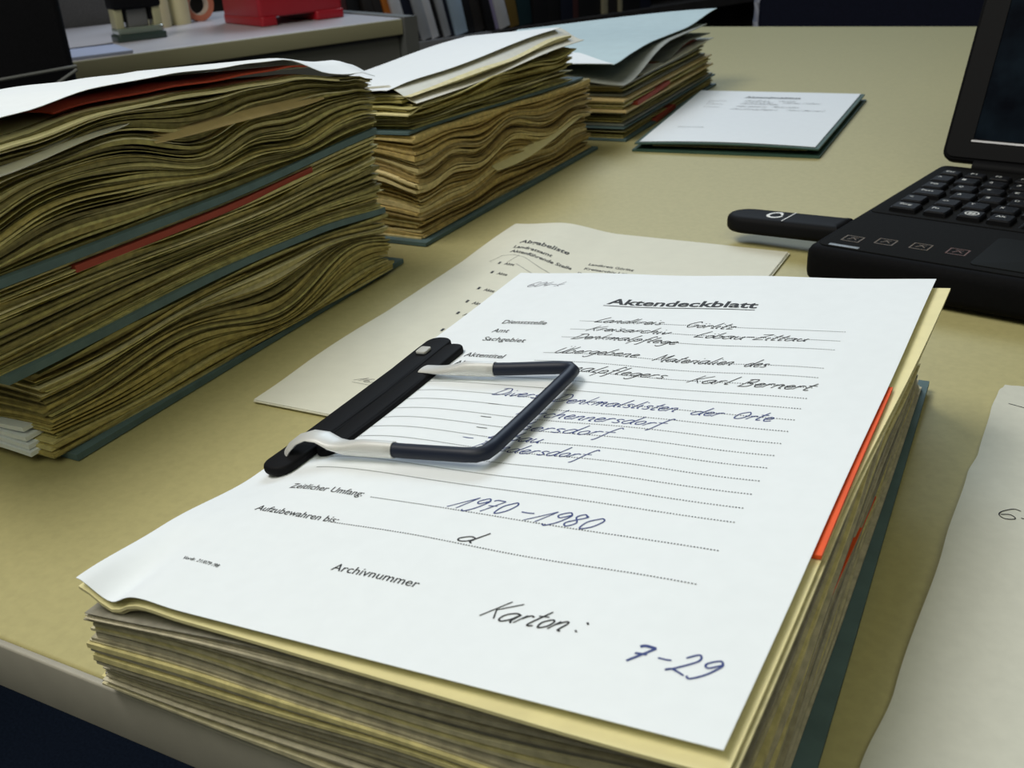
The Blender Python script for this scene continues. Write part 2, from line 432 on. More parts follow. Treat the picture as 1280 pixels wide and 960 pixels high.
def cover_form(mb, mp, ink, grey, blue, pencil, full=True):
    """the printed cover form with its handwriting, in metres on an A4 sheet"""
    u = 0.001
    printed(mb, 'Aktendeckblatt', 69.7*u, 142*u, 254.8*u, 7.3*u, mp, ink, 0.026)
    rule(mb, 69*u, 142*u, 252.6*u, 0.7*u, mp, ink)
    for t, a, b, y in (('Dienststelle', 27.4, 51, 226.5), ('Amt', 27.9, 36.5, 215.8), ('Sachgebiet', 28.5, 50.5, 206.0),
                       ('Aktentitel', 29.5, 49.5, 187.8), ('Akteninhalt', 29.5, 52, 179.0),
                       ('Zeitlicher Umfang:', 27, 59.8, 70.6), ('Aufzubewahren bis:', 25.5, 61.5, 54.0)):
        printed(mb, t, a*u, b*u, y*u, (4.6 if y > 100 else 3.5)*u, mp, ink, 0.006)
    printed(mb, 'Archivnummer', 78*u, 109.5*u, 30.6*u, 3.6*u, mp, ink, 0.004)
    printed(mb, 'Vordr. 21/079 /98', 24*u, 39.5*u, 21.5*u, 1.7*u, mp, ink, 0.004)
    for y in (232.5, 222.6, 213.4, 195.7, 187.2, 178.4):
        dotted(mb, 66*u, 186.5*u, y*u, mp, ink)
    for y in (169.7, 161.6, 153.1, 144.7, 136.1, 127.8, 119.6, 111.2, 102.9, 94.5, 86.2):
        dotted(mb, 27*u, 186.5*u, y*u, mp, ink)
    dotted(mb, 63.5*u, 186*u, 70.8*u, mp, ink); dotted(mb, 62*u, 185.5*u, 53.9*u, mp, ink)
    H = lambda t, a, b, y, xh, mi, w=0.5: handwrite(mb, t, a*u, b*u, y*u, xh*u, mp, mi, w*1.05*u)
    H('Landkreis', 73.5, 106, 231.6, 3.1, ink); H('Görlitz', 117, 139, 230.6, 3.1, ink)
    H('Kreisarchiv', 74, 113, 221.4, 3.1, ink); H('Löbau-Zittau', 125, 172, 220.6, 3.1, ink)
    H('Denkmalpflege', 71.5, 120, 211.8, 3.1, ink)
    H('Übergebene', 70.5, 109, 195.8, 3.3, ink); H('Materialien', 116.5, 149.5, 194.6, 3.3, ink); H('des', 154.5, 163.5, 193.8, 3.3, ink)
    H('Denkmalpflegers', 67, 127.5, 178.6, 3.3, ink); H('Karl', 137.5, 154.5, 176.8, 3.4, ink); H('Bernert', 158, 184.5, 176.2, 3.4, ink)
    H('Divers', 64.5, 85, 152.6, 3.2, blue); H('Denkmalslisten', 92, 142.5, 151.3, 3.2, blue); H('der', 148, 159.5, 150.6, 3.2, blue); H('Orte', 163.5, 177.5, 150.8, 3.2, blue)
    H('Kirchennersdorf', 83, 142, 138.6, 3.2, blue); H('Ebersdorf', 83, 126.5, 127.8, 3.2, blue)
    H('Löbau', 82, 103, 123.2 - 4, 3.2, blue); H('Friedersdorf', 79.5, 125, 111.0, 3.2, blue)
    for x, y in ((66, 144.6), (69, 133.8), (72, 125.4), (71, 117.0), (83, 116.6)):
        handwrite(mb, '-', x*u, (x+6)*u, (y-1.5)*u, 2.2*u, mp, ink if y > 120 else blue, 0.45*u)
    H('1970', 95.5, 115, 72.2, 3.9, blue, .55); H('-', 118, 124, 72.5, 3.6, blue, .5); H('1980', 124.5, 146, 71.6, 3.9, blue, .55)
    H('d', 107, 113.5, 55.4, 3.2, ink, .55)
    H('Karton', 133.5, 158.5, 25.2, 4.1, ink, .6); H(':', 160.5, 163.6, 25.6, 3.8, ink, 1.3)
    H('7', 177.6, 182.5, 19.6, 3.6, blue, 1.0); H('-', 184.5, 189, 20.6, 3.2, blue, .55); H('29', 189, 199.5, 19.6, 4.0, blue, .6)
    H('604-k', 13.5, 34, 276.6, 3.4, pencil, .45)

# ------------------------------------------------------------------ the room
RU = Vector((0.40, 0.9165, 0)); RV = Vector((-0.9165, 0.40, 0))     # directions of the other desk and the shelf
FLOOR = -0.74
mb = MB(); mb.box(-4.6, 3.0, -2.0, 5.6, FLOOR - 0.03, FLOOR)
tag(mb.build('floor', mat('dark_carpet', (0.006, 0.009, 0.016), 0.95, 0.3, 300, spec=0.02)), kind='structure')
def rect_along(mb, o, a, b, z0, z1, th, mi=0):
    """upright slab from o+RU*a to o+RU*b, th deep along RV"""
    def T(x, y, z): p = o + RU * x + RV * y; return (p.x, p.y, z)
    mb.box(a, b, 0, th, z0, z1, mi, T); return mb
M_WALL = mat('dark_wall', (0.045, 0.042, 0.045), 0.9, 0.1, 12)
mb = MB(); rect_along(mb, Vector((-1.98, 3.02, 0)) + RV * 0.36, -3.0, 3.2, FLOOR, 1.35, 0.1)
tag(mb.build('wall_left', M_WALL), kind='structure')
mb = MB()
o = Vector((-1.98, 3.02, 0)) + RV * 0.36 + RU * 3.2
def T(x, y, z): p = o - RV * x + RU * y; return (p.x, p.y, z)
mb.box(-0.1, 5.5, 0, 0.1, FLOOR, 1.35, 0, T)
tag(mb.build('wall_back', M_WALL), kind='structure')

# ------------------------------------------------------------------ big reading table
TX0, TX1, TY0, TY1 = -0.40, 1.15, 0.013, 1.832
table = empty('reading_table', (0.37, 0.92, FLOOR), 'large beige laminate table carrying the files and the laptop', 'table')
mb = MB(); mb.bevprism(rrect(TX0 + 0.0015, TX1, TY0 + 0.0015, TY1, 0.004, 3), -0.0235, 0.0, 0.0015)
mb.build('tabletop', M_TABLE, table)
mb = MB()
mb.bevprism(rrect(TX0 - 0.001, TX1 + 0.001, TY0 - 0.0015, TY0 + 0.0016, 0.0014, 4), -0.0232, -0.0006, 0.001)
mb.build('edge_band', M_BAND, table)
for x in (TX0 + 0.10, TX1 - 0.10):
    for y in (TY0 + 0.62, TY1 - 0.10):
        mb = MB(); mb.bevprism(rrect(x - 0.025, x + 0.025, y - 0.025, y + 0.025, 0.006, 3), FLOOR, -0.0235, 0.003)
        mb.build('leg', M_STEEL, table)
for a, b in ((TY0 + 0.61, TY0 + 0.63), (TY1 - 0.11, TY1 - 0.09)):
    mb = MB(); mb.box(TX0 + 0.125, TX1 - 0.125, a, b, -0.085, -0.0235)
    mb.build('frame_rail', M_STEEL, table)

# ------------------------------------------------------------------ the front file with the cover form
RP = Matrix(((0.9945513565119122, 0.019914093946337204, -0.1023280417217679),
             (-0.02184985071738329, 0.9996022381008333, -0.017831141506729976),
             (0.1019322484984192, 0.019969838409496943, 0.9945908818554267)))
TP = Vector((0.009339753532465238, 0.006973861406029691, 0.048030075335111305))
KD = [(0, 0.0), (0.035, 0.0006), (0.08, 0.0052), (0.13, 0.0058), (0.20, 0.0026), (0.297, 0.0)]
def sag(px, py):
    """how far the cover sheet dips under its flat plane: pressed along the filing strip, curled at the corner"""
    pxx = max(px, 0)
    h = -interp(KD, py) * math.exp(-(pxx / 0.024) ** 2)
    c = math.exp(-(max(py, 0) / 0.026) ** 2)
    h += c * (0.0030 * math.exp(-(pxx / 0.0055) ** 2) - 0.0034 * math.exp(-((px - 0.0135) / 0.0065) ** 2) + 0.0010 * math.exp(-((px - 0.029) / 0.009) ** 2))
    h += 0.0005 * math.sin(px * 75 + 1) * math.sin(py * 40)
    return h
def paper(px, py, h=0.0):
    p = TP + RP @ Vector((px, py, h + sag(px, py)))
    return (p.x, p.y, p.z)
def plane_z(x, y):
    """height of the underside of the cover sheet above table point (x, y)"""
    n = RP.col[2]
    z = TP.z - (n.x * (x - TP.x) + n.y * (y - TP.y)) / n.z
    px, py = x - TP.x + 0.1 * (z - TP.z), y - TP.y
    return z - interp(KD, py) * math.exp(-(max(px, 0) / 0.024) ** 2)

file = empty('document_file', (0.112, 0.155, 0.0), 'thick opened file in front with the handwritten cover form and black filing strip on top', 'file', None)
def zb_file(x, y): return 0.0009 + 0.0022 * sstep(0.12, 0.2, y) * 1.0
mb = MB()
def T(x, y, z): return (x, y, z + zb_file(x, y))
mb.grid(lambda u, v: (lerp(0.004, 0.2285 - 0.0050 * v, u), lerp(0.0145, 0.3445, v), 0.0026 + zb_file(0, lerp(0.0145, 0.3445, v))), 6, 30, 0.0024)
mb.build('bottom_cover', M_BLUE, file)
def zt_file(x, y): return plane_z(min(x, 0.2155), min(y, 0.302)) - 0.0055 - 0.0035 * math.exp(-((y - 0.007) / 0.02) ** 2) * math.exp(-((x - 0.01) / 0.05) ** 2)
def shift_file(t, fx, fy):
    return (0.0055 * (1 - t) ** 0.8 * fx - 0.008 * (1 - t) * (1 - fx), 0.004 * (1 - t) * (1 - fy) + 0.032 * (1 - t) ** 1.5 * fy)
page_block(file, 0.0115, 0.2155, 0.0052, 0.300, lambda x, y: zb_file(x, y) + 0.0032, zt_file, 40, PAGES_GREY, 11, amp=0.11, jit=0.0016, gap=0.4, lam=(0.07, 0.32), shift=shift_file)
def under(px0, px1f, py0f, py1, h, name, mts, th=0.0008, wob=0.0):
    mb = MB()
    def fn(u, v):
        px = lerp(px0, px1f(v), u); py = lerp(py0f(u), py1, v)
        return paper(px, py, h + wob * math.sin(px * 40) * math.exp(-py / 0.03))
    mb.grid(fn, 50, 60, th); return mb.build(name, mts, file)
under(0.0, lambda v: 0.2118 + 0.0045 * sstep(0.3, 1, v), lambda u: -0.0003 - 0.0040 * sstep(0.1, 1.0, u), 0.2935, -0.0030, 'yellow_divider', M_YEL, 0.0011)['label'] = 'yellow sheet under the cover form'
under(0.004, lambda v: 0.2128 + 0.003 * sstep(0.3, 1, v), lambda u: 0.0008 - 0.002 * u, 0.2955, -0.0046, 'leaf', PAGES[4], 0.0008)
under(0.15, lambda v: 0.2121 - 0.0010 * v, lambda u: 0.078, 0.188, -0.0012, 'orange_divider', M_ORANGE, 0.0012)['label'] = 'orange divider edge under the cover form'
mb = MB()
mb.grid(lambda u, v: (lerp(0.19, 0.2202, u), lerp(0.116, 0.205, v), 0.031 - 0.014 * v), 4, 20, 0.0009)
mb.build('orange_divider', M_ORANGE, file)['label'] = 'thin orange divider lower in the stack'
mb = MB()
mb.grid(lambda u, v: (lerp(0.10, 0.111, u), lerp(0.0035, 0.012, v), 0.0062), 3, 3, 0.0028)
mb.build('index_tab', M_BLACKP, file)['label'] = 'small black tab at the bottom of the pages'
# cover sheet with print
mb = MB()
mb.grid(lambda u, v: paper(0.21 * u, 0.297 * v), 105, 140, 0.0002)
cover_form(mb, lambda x, y: paper(x, y, 0.00012), 1, 2, 3, 4)
cs = mb.build('cover_sheet', [M_WHITE, M_INK, M_GREYINK, M_BLUEINK, M_PENCIL], file)
cs['label'] = 'white cover form headed Aktendeckblatt with handwriting'
# filing strip: two black bars, clear sleeves and a navy tube loop
def bar_pts(x0, x1, y0, y1, r): return rrect(x0, x1, y0, y1, r, 6)
def P2(dz):
    def T(x, y, z):
        p = TP + RP @ Vector((x, y, 0)) + RP.col[2] * (z + dz - 0.9 * interp(KD, y) * math.exp(-(max(x, 0) / 0.024) ** 2) * 0 - bar_sag(y) )
        return (p.x, p.y, p.z)
    return T
def bar_sag(y): return interp(KD, y) * 0.72
def longbar(mb, x0, x1, y0, y1, z0, z1, r, b, mi=0, dz=0.0, tw=0.0):
    # ring of points with enough samples along the length to follow the paper
    pts = []
    base = rrect(x0, x1, y0, y1, r, 6)
    for i in range(len(base)):
        p, q = base[i], base[(i + 1) % len(base)]
        k = max(1, int(math.hypot(q[0] - p[0], q[1] - p[1]) / 0.012))
        for j in range(k): pts.append((lerp(p[0], q[0], j / k), lerp(p[1], q[1], j / k)))
    mb.bevprism(pts, z0, z1, b, mi, P2(dz))
mb = MB(); longbar(mb, 0.0045, 0.0175, 0.0785, 0.2015, 0.0005, 0.0042, 0.0060, 0.0013)
strip = mb.build('filing_strip', M_BLACKP, file); strip['label'] = 'black plastic filing strip with navy tube loop'
mb = MB(); longbar(mb, 0.0178, 0.0275, 0.095, 0.1945, 0.0008, 0.0046, 0.0042, 0.0012)
mb.build('press_bar', M_BLACKP, strip)
mb = MB(); longbar(mb, 0.0085, 0.0140, 0.181, 0.187, 0.0043, 0.0058, 0.0012, 0.0005)
mb.build('clear_window', M_CLEAR, strip)
hT = 0.0046
tp_ = [(0.0545, 0.0945), (0.062, 0.0950), (0.075, 0.0962), (0.086, 0.0972), (0.0905, 0.0980), (0.0930, 0.1005), (0.0936, 0.105), (0.0937, 0.115), (0.0939, 0.135), (0.0941, 0.155), (0.0942, 0.164), (0.0940, 0.1685), (0.0915, 0.1708), (0.087, 0.1706), (0.075, 0.1690), (0.065, 0.1677), (0.056, 0.1665)]
mb = MB(); mb.tube([paper(x, y, hT + 0.0006 * sstep(0.06, 0.09, x)) for x, y in tp_], 0.00275, 14)
mb.build('tube_loop', M_NAVYP, strip)
def sleeve(pts, name='clear_sleeve', lab=None):
    mb = MB()
    mb.tube([paper(x, y, h) for x, y, h, r, k in pts], [p[3] for p in pts], 14, 0, True, [p[4] for p in pts])
    return mb.build(name, M_CLEAR, strip)
sleeve([(0.058, 0.0947, hT, .0032, 1), (0.050, 0.0940, hT, .0033, 1), (0.044, 0.0936, hT, .0034, .95), (0.037, 0.0935, .0044, .0040, .6), (0.031, 0.0940, .0056, .0044, .3), (0.025, 0.0950, .0082, .0046, .2), (0.019, 0.0950, .0095, .0046, .18), (0.0140, 0.0935, .0090, .0045, .18), (0.0105, 0.0915, .0068, .0042, .2), (0.0085, 0.0900, .0040, .0036, .25)])
sleeve([(0.059, 0.1669, hT, .0032, 1), (0.052, 0.1662, hT, .0033, 1), (0.046, 0.1657, hT, .0034, .95), (0.040, 0.1655, .0040, .0038, .6), (0.033, 0.1660, .0034, .0042, .35), (0.027, 0.1670, .0032, .0042, .25), (0.022, 0.1675, .0034, .004, .25)])

# ------------------------------------------------------------------ printed list lying under the file
sheaf = empty('printed_list', (0.0, 0.37, 0.0), 'loose sheaf of printed list pages lying flat, half under the front file', 'papers')
KX = [(-0.16, 0.0), (-0.105, 0.0008), (-0.065, 0.0062), (-0.02, 0.0015), (0.03, 0.0012), (0.11, 0.0005)]
def sheaf_z(x, y):
    a = sstep(0.34, 0.50, y) * interp(KX, x)
    e = 0.0016 * math.exp(-((x + 0.10) / 0.02) ** 2) * math.sin(y * 26 + 0.6) * sstep(0.2, 0.26, y)
    return max(0.0, a + e) * (1 - sstep(-0.005, 0.012, x) * (1 - sstep(0.30, 0.34, y)))
SBL, SBR, STR, STL = (-0.0985, 0.2055), (0.108, 0.2085), (0.1065, 0.5335), (-0.1095, 0.5345)
def sheaf_pt(u, v, h, dx=0, dy=0):
    x = lerp(lerp(SBL[0], SBR[0], u), lerp(STL[0], STR[0], u), v) + dx
    y = lerp(lerp(SBL[1], SBR[1], u), lerp(STL[1], STR[1], u), v) + dy
    return (x, y, h + sheaf_z(x, y))
for k, (dx, dy, h) in enumerate(((0.0012, 0.0015, 0.0012), (0.0004, -0.0008, 0.0019))):
    mb = MB(); mb.grid(lambda u, v: sheaf_pt(u, v, h, dx, dy), 40, 50, 0.0010 if k == 0 else 0.0006, 0)
    mb.build('back_page', M_CREAM, sheaf)
mb = MB(); mb.grid(lambda u, v: sheaf_pt(u, v, 0.0023), 60, 80, 0.0002)
def mp(x, y): return (x, y, 0.00245 + sheaf_z(x, y))
def SL(t, x0, x1, y, cap, mi=1, bold=0.0, ang=-0.05):
    a = (x0 + x1) / 2
    printed(mb, t, x0, x1, y, cap, lambda px, py: mp(px - 0.06 * (py - 0.45), py + ang * (px - a)), mi, bold)
SL('Abgabeliste', -0.078, -0.034, 0.478, 0.0068, 1, 0.02, -0.2)
SL('Landratsamt', -0.078, -0.043, 0.4670, 0.0050, 1, 0.02, -0.25)
SL('Aktenführende Stelle', -0.0765, -0.022, 0.4550, 0.0050, 1, 0.02, -0.25)
SL('Landkreis Görlitz', -0.014, 0.020, 0.4600, 0.0042, 1, 0.012)
SL('Kreisarchiv Löbau-Zittau', -0.014, 0.0385, 0.4505, 0.0042, 1, 0.012)
SL('Denkmalpflege', -0.0155, 0.012, 0.4410, 0.0042, 1, 0.012)
for x, y in ((-0.0738, 0.4375), (-0.0714, 0.4200), (-0.0681, 0.3920), (-0.0659, 0.3700), (-0.0630, 0.3510), (-0.0596, 0.3235)):
    SL('1', x - 0.001, x + 0.0008, y, 0.0042, 1, 0.01); SL('Akte', x + 0.0045, x + 0.0125, y - 0.0012, 0.0042, 1, 0.014)
ribbon(mb, [(-0.0835, 0.4430), (-0.0790, 0.4545), (-0.070, 0.4560), (-0.060, 0.4530), (-0.045, 0.4430), (-0.03, 0.4345), (0.0, 0.4315), (0.05, 0.4300)], 0.0004, mp, 2)
ribbon(mb, [(-0.0835, 0.4430), (-0.060, 0.4400), (-0.045, 0.4310), (-0.03, 0.4235), (0.0, 0.4215), (0.05, 0.4190), (0.10, 0.4200)], 0.0004, mp, 2)
ribbon(mb, [(-0.0660, 0.4560), (-0.0680, 0.4410)], 0.0004, mp, 2)
handwrite(mb, '16.10.07', -0.0600, -0.0300, 0.2455, 0.0026, mp, 2, 0.0004)
ribbon(mb, [(-0.0610, 0.2430), (-0.022, 0.2430)], 0.0003, mp, 2)
SL('Datum', -0.0560, -0.0430, 0.2365, 0.0026, 1, 0.02)
lp = mb.build('list_page', [M_CREAM, M_INK, M_GREYINK], sheaf)

# ------------------------------------------------------------------ sheet at the right edge
rs = empty('note_sheet', (0.35, 0.22, 0.0), 'grey-white sheaf with a pencilled 6 lying at the right of the front file', 'papers')
KR = [(0.04, 0.2370), (0.076, 0.2385), (0.1145, 0.2425), (0.20, 0.2470), (0.262, 0.2495), (0.284, 0.2520), (0.33, 0.2535), (0.352, 0.2552), (0.362, 0.2575)]
def rs_z(x, y): return 0.003 * math.exp(-((x - 0.245) / 0.02) ** 2) * (0.6 + 0.4 * math.sin(y * 30 + 2))
def rs_pt(u, v, h):
    y = lerp(0.068, 0.3622, v)
    x0 = interp(KR, y)
    x = lerp(x0, 0.452, u)
    y = y - 0.010 * math.exp(-((u) / 0.03) ** 2) * sstep(0.95, 1.0, v) * 0.3
    return (x, y, h + rs_z(x, y))
mb = MB(); mb.grid(lambda u, v: rs_pt(u, v, 0.0012), 40, 60, 0.0011); mb.build('back_page', M_CREAM, rs)
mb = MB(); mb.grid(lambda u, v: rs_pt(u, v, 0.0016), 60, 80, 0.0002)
mp = lambda x, y: (x, y, 0.00178 + rs_z(x, y))
handwrite(mb, '6-', 0.2625, 0.2785, 0.2310, 0.0046, mp, 1, 0.0005, 0.2)
ribbon(mb, [(0.2605, 0.3390), (0.268, 0.3375), (0.285, 0.3378)], 0.0005, mp, 1)
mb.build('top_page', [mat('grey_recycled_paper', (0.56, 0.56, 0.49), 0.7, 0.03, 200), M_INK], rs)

# ------------------------------------------------------------------ stacked files on the left
def thick_file(label, x0, x1, y0, y1, zb, zt, n, mats, seed, cover, group, topz=None, **kw):
    """folder cover below, a block of leaves above it"""
    f = empty('document_file', ((x0 + x1) / 2, (y0 + y1) / 2, zb((x0 + x1) / 2, (y0 + y1) / 2)), label, 'file', group)
    cx0, cx1, cy0, cy1, th = cover
    mb = MB(); mb.grid(lambda u, v: (lerp(cx0, cx1(v), u), lerp(cy0, cy1, v), zb(lerp(cx0, cx1(v), u), lerp(cy0, cy1, v)) + th), 12, 24, th - 0.0002)
    mb.build('bottom_cover', M_BLUE, f)
    page_block(f, x0, x1, y0, y1, lambda x, y: zb(x, y) + th, zt, n, mats, seed, **kw)
    return f
LX0 = -0.372
cedge = lambda a, b: (lambda v: lerp(a, b, v))
zC = lambda x, y: 0.0004
TL1 = lambda x: 0.085 * min(0, x + 0.150)
BEND = lambda x: 0.32 * min(0, x + 0.268)      # the bound side of each file is pressed flat
def zBt(x, y): return 0.25 * TL1(x) + 0.0500 + 0.004 * math.exp(-((y - 0.25) / 0.10) ** 2) - 0.006 * sstep(0.33, 0.43, y)
def zAt(x, y): return 0.0935 + 0.0065 * sstep(0.24, 0.42, y) + 0.55 * TL1(x)
KA = [(0.05, 0.157), (0.142, 0.163), (0.184, 0.1665), (0.229, 0.1655), (0.277, 0.1625), (0.3225, 0.160), (0.39, 0.1500), (0.41, 0.1450)]
def zAtop(x, y): return interp(KA, y) + TL1(x) + BEND(x)
G1 = 'thick files in the left stack'
fC = thick_file('bottom file of the tall left stack, lying on the beige table', LX0, -0.1445, 0.1165, 0.4085, zC, lambda x, y: zBt(x, y) - 0.0006, 36, PAGES, 21, (LX0, cedge(-0.1375, -0.1490), 0.1215, 0.431, 0.0036), G1, amp=0.20, jit=0.0022, gap=0.9, weights=(3, 3, 2, 2, 0.7, 4), lam=(0.10, 0.34))
fB = thick_file('middle file of the tall left stack, with a red edge near its top', LX0, -0.1445, 0.095, 0.4065, zBt, lambda x, y: zAt(x, y) - 0.0008, 34, PAGES, 22, (LX0, cedge(-0.1405, -0.1440), 0.100, 0.4085, 0.0042), G1, amp=0.06, jit=0.0019, gap=0.9, weights=(4, 2, 4, 1.5, 2, 2), lam=(0.10, 0.4))
fA = thick_file('top file of the tall left stack, under a bright white sheet', LX0, -0.1445, 0.060, 0.4085, zAt, lambda x, y: zAtop(x, y) - 0.0095, 40, PAGES, 23, (LX0, cedge(-0.1405, -0.1425), 0.060, 0.4065, 0.0042), G1, amp=0.17, jit=0.0020, gap=0.95, lam=(0.07, 0.30), weights=(2, 4, 1, 5, 0.6, 2))
def leaf(name, par, m, x0, x1f, y0, y1, zf, th=0.0006, lab=None, nu=24, nv=30):
    mb = MB(); mb.grid(lambda u, v: (lerp(x0, x1f(v), u), lerp(y0, y1, v), zf(lerp(x0, x1f(v), u), lerp(y0, y1, v))), nu, nv, th)
    o = mb.build(name, m, par)
    if lab: o['label'] = lab
    return o
leaf('yellow_leaf', fA, M_YEL, LX0, cedge(-0.1395, -0.1420), 0.062, 0.372, lambda x, y: zAtop(x, y) - 0.0090 - 0.002 * sstep(-0.152, -0.139, x), 0.0010)
leaf('red_divider', fA, mat('deep_red_card', (0.46, 0.05, 0.014), 0.65), -0.35, (lambda v: -0.1500 + 0.0062 * min(1, v * 1.6)), 0.165, 0.345, lambda x, y: zAtop(x, y) - 0.0040 - 0.0022 * sstep(-0.165, -0.143, x) * (1 - sstep(0.2, 0.34, y)) , 0.0009, 'red divider sheet under the white sheet')
leaf('cover_sheet', fA, M_WHITE, -0.362, cedge(-0.1440, -0.1400), 0.075, 0.4075, lambda x, y: zAtop(x, y) + 0.0008 - 0.0085 * sstep(-0.162, -0.138, x) * sstep(0.315, 0.36, y) , 0.0003, 'bright white sheet on top', 40, 50)
leaf('tan_leaf', fA, M_TAN, -0.165, (lambda v: -0.1462 + 0.0080 * math.sin(math.pi * min(1, v * 0.75 + 0.12)) ** 0.8), 0.215, 0.355, lambda x, y: 0.1375 + 0.0025 * math.sin((y - 0.2) * 24) - 0.0055 * sstep(-0.150, -0.137, x), 0.0005, 'tan sheet sticking out of the pages')
leaf('cream_leaf', fA, M_CREAM, -0.165, (lambda v: -0.1462 + 0.0085 * (1 - v) ** 0.5), 0.105, 0.205, lambda x, y: 0.1445 + 0.004 * sstep(0.12, 0.18, y) - 0.0035 * sstep(-0.150, -0.137, x), 0.0005, 'pale sheet sticking out of the pages')
leaf('red_divider', fB, mat('dull_red_card', (0.30, 0.04, 0.02), 0.7), -0.35, cedge(-0.1416, -0.1430), 0.150, 0.335, lambda x, y: zAt(x, y) - 0.0012 - 0.0015 * sstep(-0.152, -0.140, x), 0.0034, 'red divider edge')
# white page edges low at the near side of the bottom file
for k in range(4):
    leaf('white_leaf', fC, M_WHITE, LX0, cedge(-0.1530 - 0.002 * k, -0.16), 0.1085 + 0.0012 * k, 0.22, lambda x, y, k=k: 0.0088 + 0.0036 * k + 0.001 * math.sin(x * 60 + k), 0.0022)

# ------------------------------------------------------------------ second stack
G2 = 'files in the second stack'
zD = lambda x, y: 0.0004
def zEt(x, y): return 0.035 * min(0, x + 0.17) + lerp(0.0840, 0.0735, sstep(0.47, 0.80, y))
def zEtop(x, y): return max(zEt(x, y) + 0.012, 0.1155 + 0.0065 * sstep(0.55, 0.74, y) + 0.085 * min(0, x + 0.185) + BEND(x + 0.012))
fD = thick_file('lower ochre-paged file of the second stack', LX0 - 0.005, -0.1615, 0.4775, 0.801, zD, lambda x, y: zEt(x, y) - 0.0006, 44, PAGES_OCH, 31, (LX0 - 0.005, cedge(-0.1540, -0.1560), 0.4700, 0.8100, 0.0030), G2, amp=0.09, jit=0.0030, gap=0.6, lam=(0.08, 0.3))
fE = thick_file('upper file of the second stack, with a white sheet and clear sleeve on top', LX0 - 0.005, -0.1650, 0.4800, 0.770, zEt, lambda x, y: zEtop(x, y) - 0.0040, 20, PAGES, 32, (LX0, cedge(-0.1625, -0.1615), 0.474, 0.790, 0.0022), G2, amp=0.10, jit=0.0045, gap=1.0, lam=(0.08, 0.3))
leaf('cover_sheet', fE, M_WHITE, -0.372, cedge(-0.1790, -0.1760), 0.4760, 0.772, lambda x, y: zEtop(x, y) + 0.0022 - 0.002 * math.exp(-((y - 0.476) / 0.02) ** 2), 0.0004, 'white sheet on top', 30, 40)
leaf('clear_sleeve', fE, mat('cloudy_film', (0.50, 0.47, 0.36), 0.4, 0.08, 50), -0.30, cedge(-0.1600, -0.1570), 0.4850, 0.784, lambda x, y: zEtop(x, y) + 0.0012 - 0.0115 * sstep(-0.186, -0.158, x), 0.0004, 'cloudy plastic sleeve hanging over the edge', 30, 40)
leaf('yellow_leaf', fE, M_YEL, -0.245, cedge(-0.1605, -0.1630), 0.4725, 0.60, lambda x, y: zEtop(x, y) - 0.0125 - 0.004 * sstep(0.5, 0.47, y), 0.0010)
leaf('ochre_leaf', fD, M_YEL, -0.185, (lambda v: -0.1635 + 0.0085 * math.sin(math.pi * (v * 0.85 + 0.1)) ** 0.6), 0.600, 0.790, lambda x, y: 0.0340 + 0.012 * sstep(0.62, 0.78, y) - 0.007 * sstep(-0.172, -0.154, x), 0.0006, 'broad yellow sheet sticking out low in the pages')

# ------------------------------------------------------------------ third pile of thin folders
A3 = math.radians(1.7)
O3 = Vector((-0.1405, 0.849, 0))
def pile(x, y, z):   # x to the left negative, y away
    return (O3.x + x * math.cos(A3) - y * math.sin(A3), O3.y + x * math.sin(A3) + y * math.cos(A3), z)
G3 = 'thin folders in the back pile'
def thin_folder(label, mcov, z0, h, x1, y0, y1, seed, n, pg, red=None, jit=0.003, wave=0.0):
    f = empty('folder', pile(-0.11, 0.17, z0), label, 'folder', G3)
    zf = lambda y: z0 + wave * math.sin(y * 14)
    mb = MB(); mb.grid(lambda u, v: pile(lerp(-0.225, x1, u), lerp(y0, y1, v), zf(lerp(y0, y1, v)) + 0.0022), 8, 20, 0.0020); mb.build('bottom_cover', mcov, f)
    mb = MB()
    rnd = random.Random(seed)
    for k in range(n):
        a = z0 + 0.0024 + (h - 0.0052) * k / n; t = (h - 0.0052) / n
        e = x1 - 0.004 + rnd.uniform(-1, 1) * jit; ya, yb = y0 + 0.006 + rnd.uniform(-1, 1) * jit, y1 - 0.006 + rnd.uniform(-1, 1) * jit
        ph = rnd.uniform(0, 6)
        mb.grid(lambda u, v: pile(lerp(-0.22, e, u), lerp(ya, yb, v), a + t * 0.85 + wave * math.sin(lerp(ya, yb, v) * 14) + 0.0008 * math.sin(v * 9 + ph)), 4, 16, t * rnd.uniform(0.4, 0.8), rnd.randrange(len(pg)))
    mb.build('page_block', pg, f)
    if red:
        mb = MB(); mb.grid(lambda u, v: pile(lerp(-0.1, x1 + 0.001, u), lerp(red[0], red[1], v), z0 + red[2] + red[3] * v), 4, 12, 0.004); mb.build('red_divider', mat('dull_red_card', (0.30, 0.04, 0.02), 0.7), f)
    mb = MB(); mb.grid(lambda u, v: pile(lerp(-0.225, x1 - 0.002, u), lerp(y0, y1, v), zf(lerp(y0, y1, v)) + h - 0.0004), 8, 20, 0.0016); mb.build('top_cover', mcov, f)
    return f
thin_folder('bottom blue-grey folder of the back pile', M_BLUE, 0.0004, 0.0150, 0.0, 0.0, 0.352, 41, 5, PAGES, (0.10, 0.17, 0.005, 0.003))
thin_folder('second folder of the back pile, grey card with worn edges', M_GREYCARD, 0.0156, 0.0150, -0.004, 0.004, 0.345, 42, 5, PAGES)
thin_folder('tan folder in the middle of the back pile', M_TAN, 0.0308, 0.0135, 0.002, -0.004, 0.325, 43, 4, PAGES, (0.03, 0.14, 0.006, 0.004))
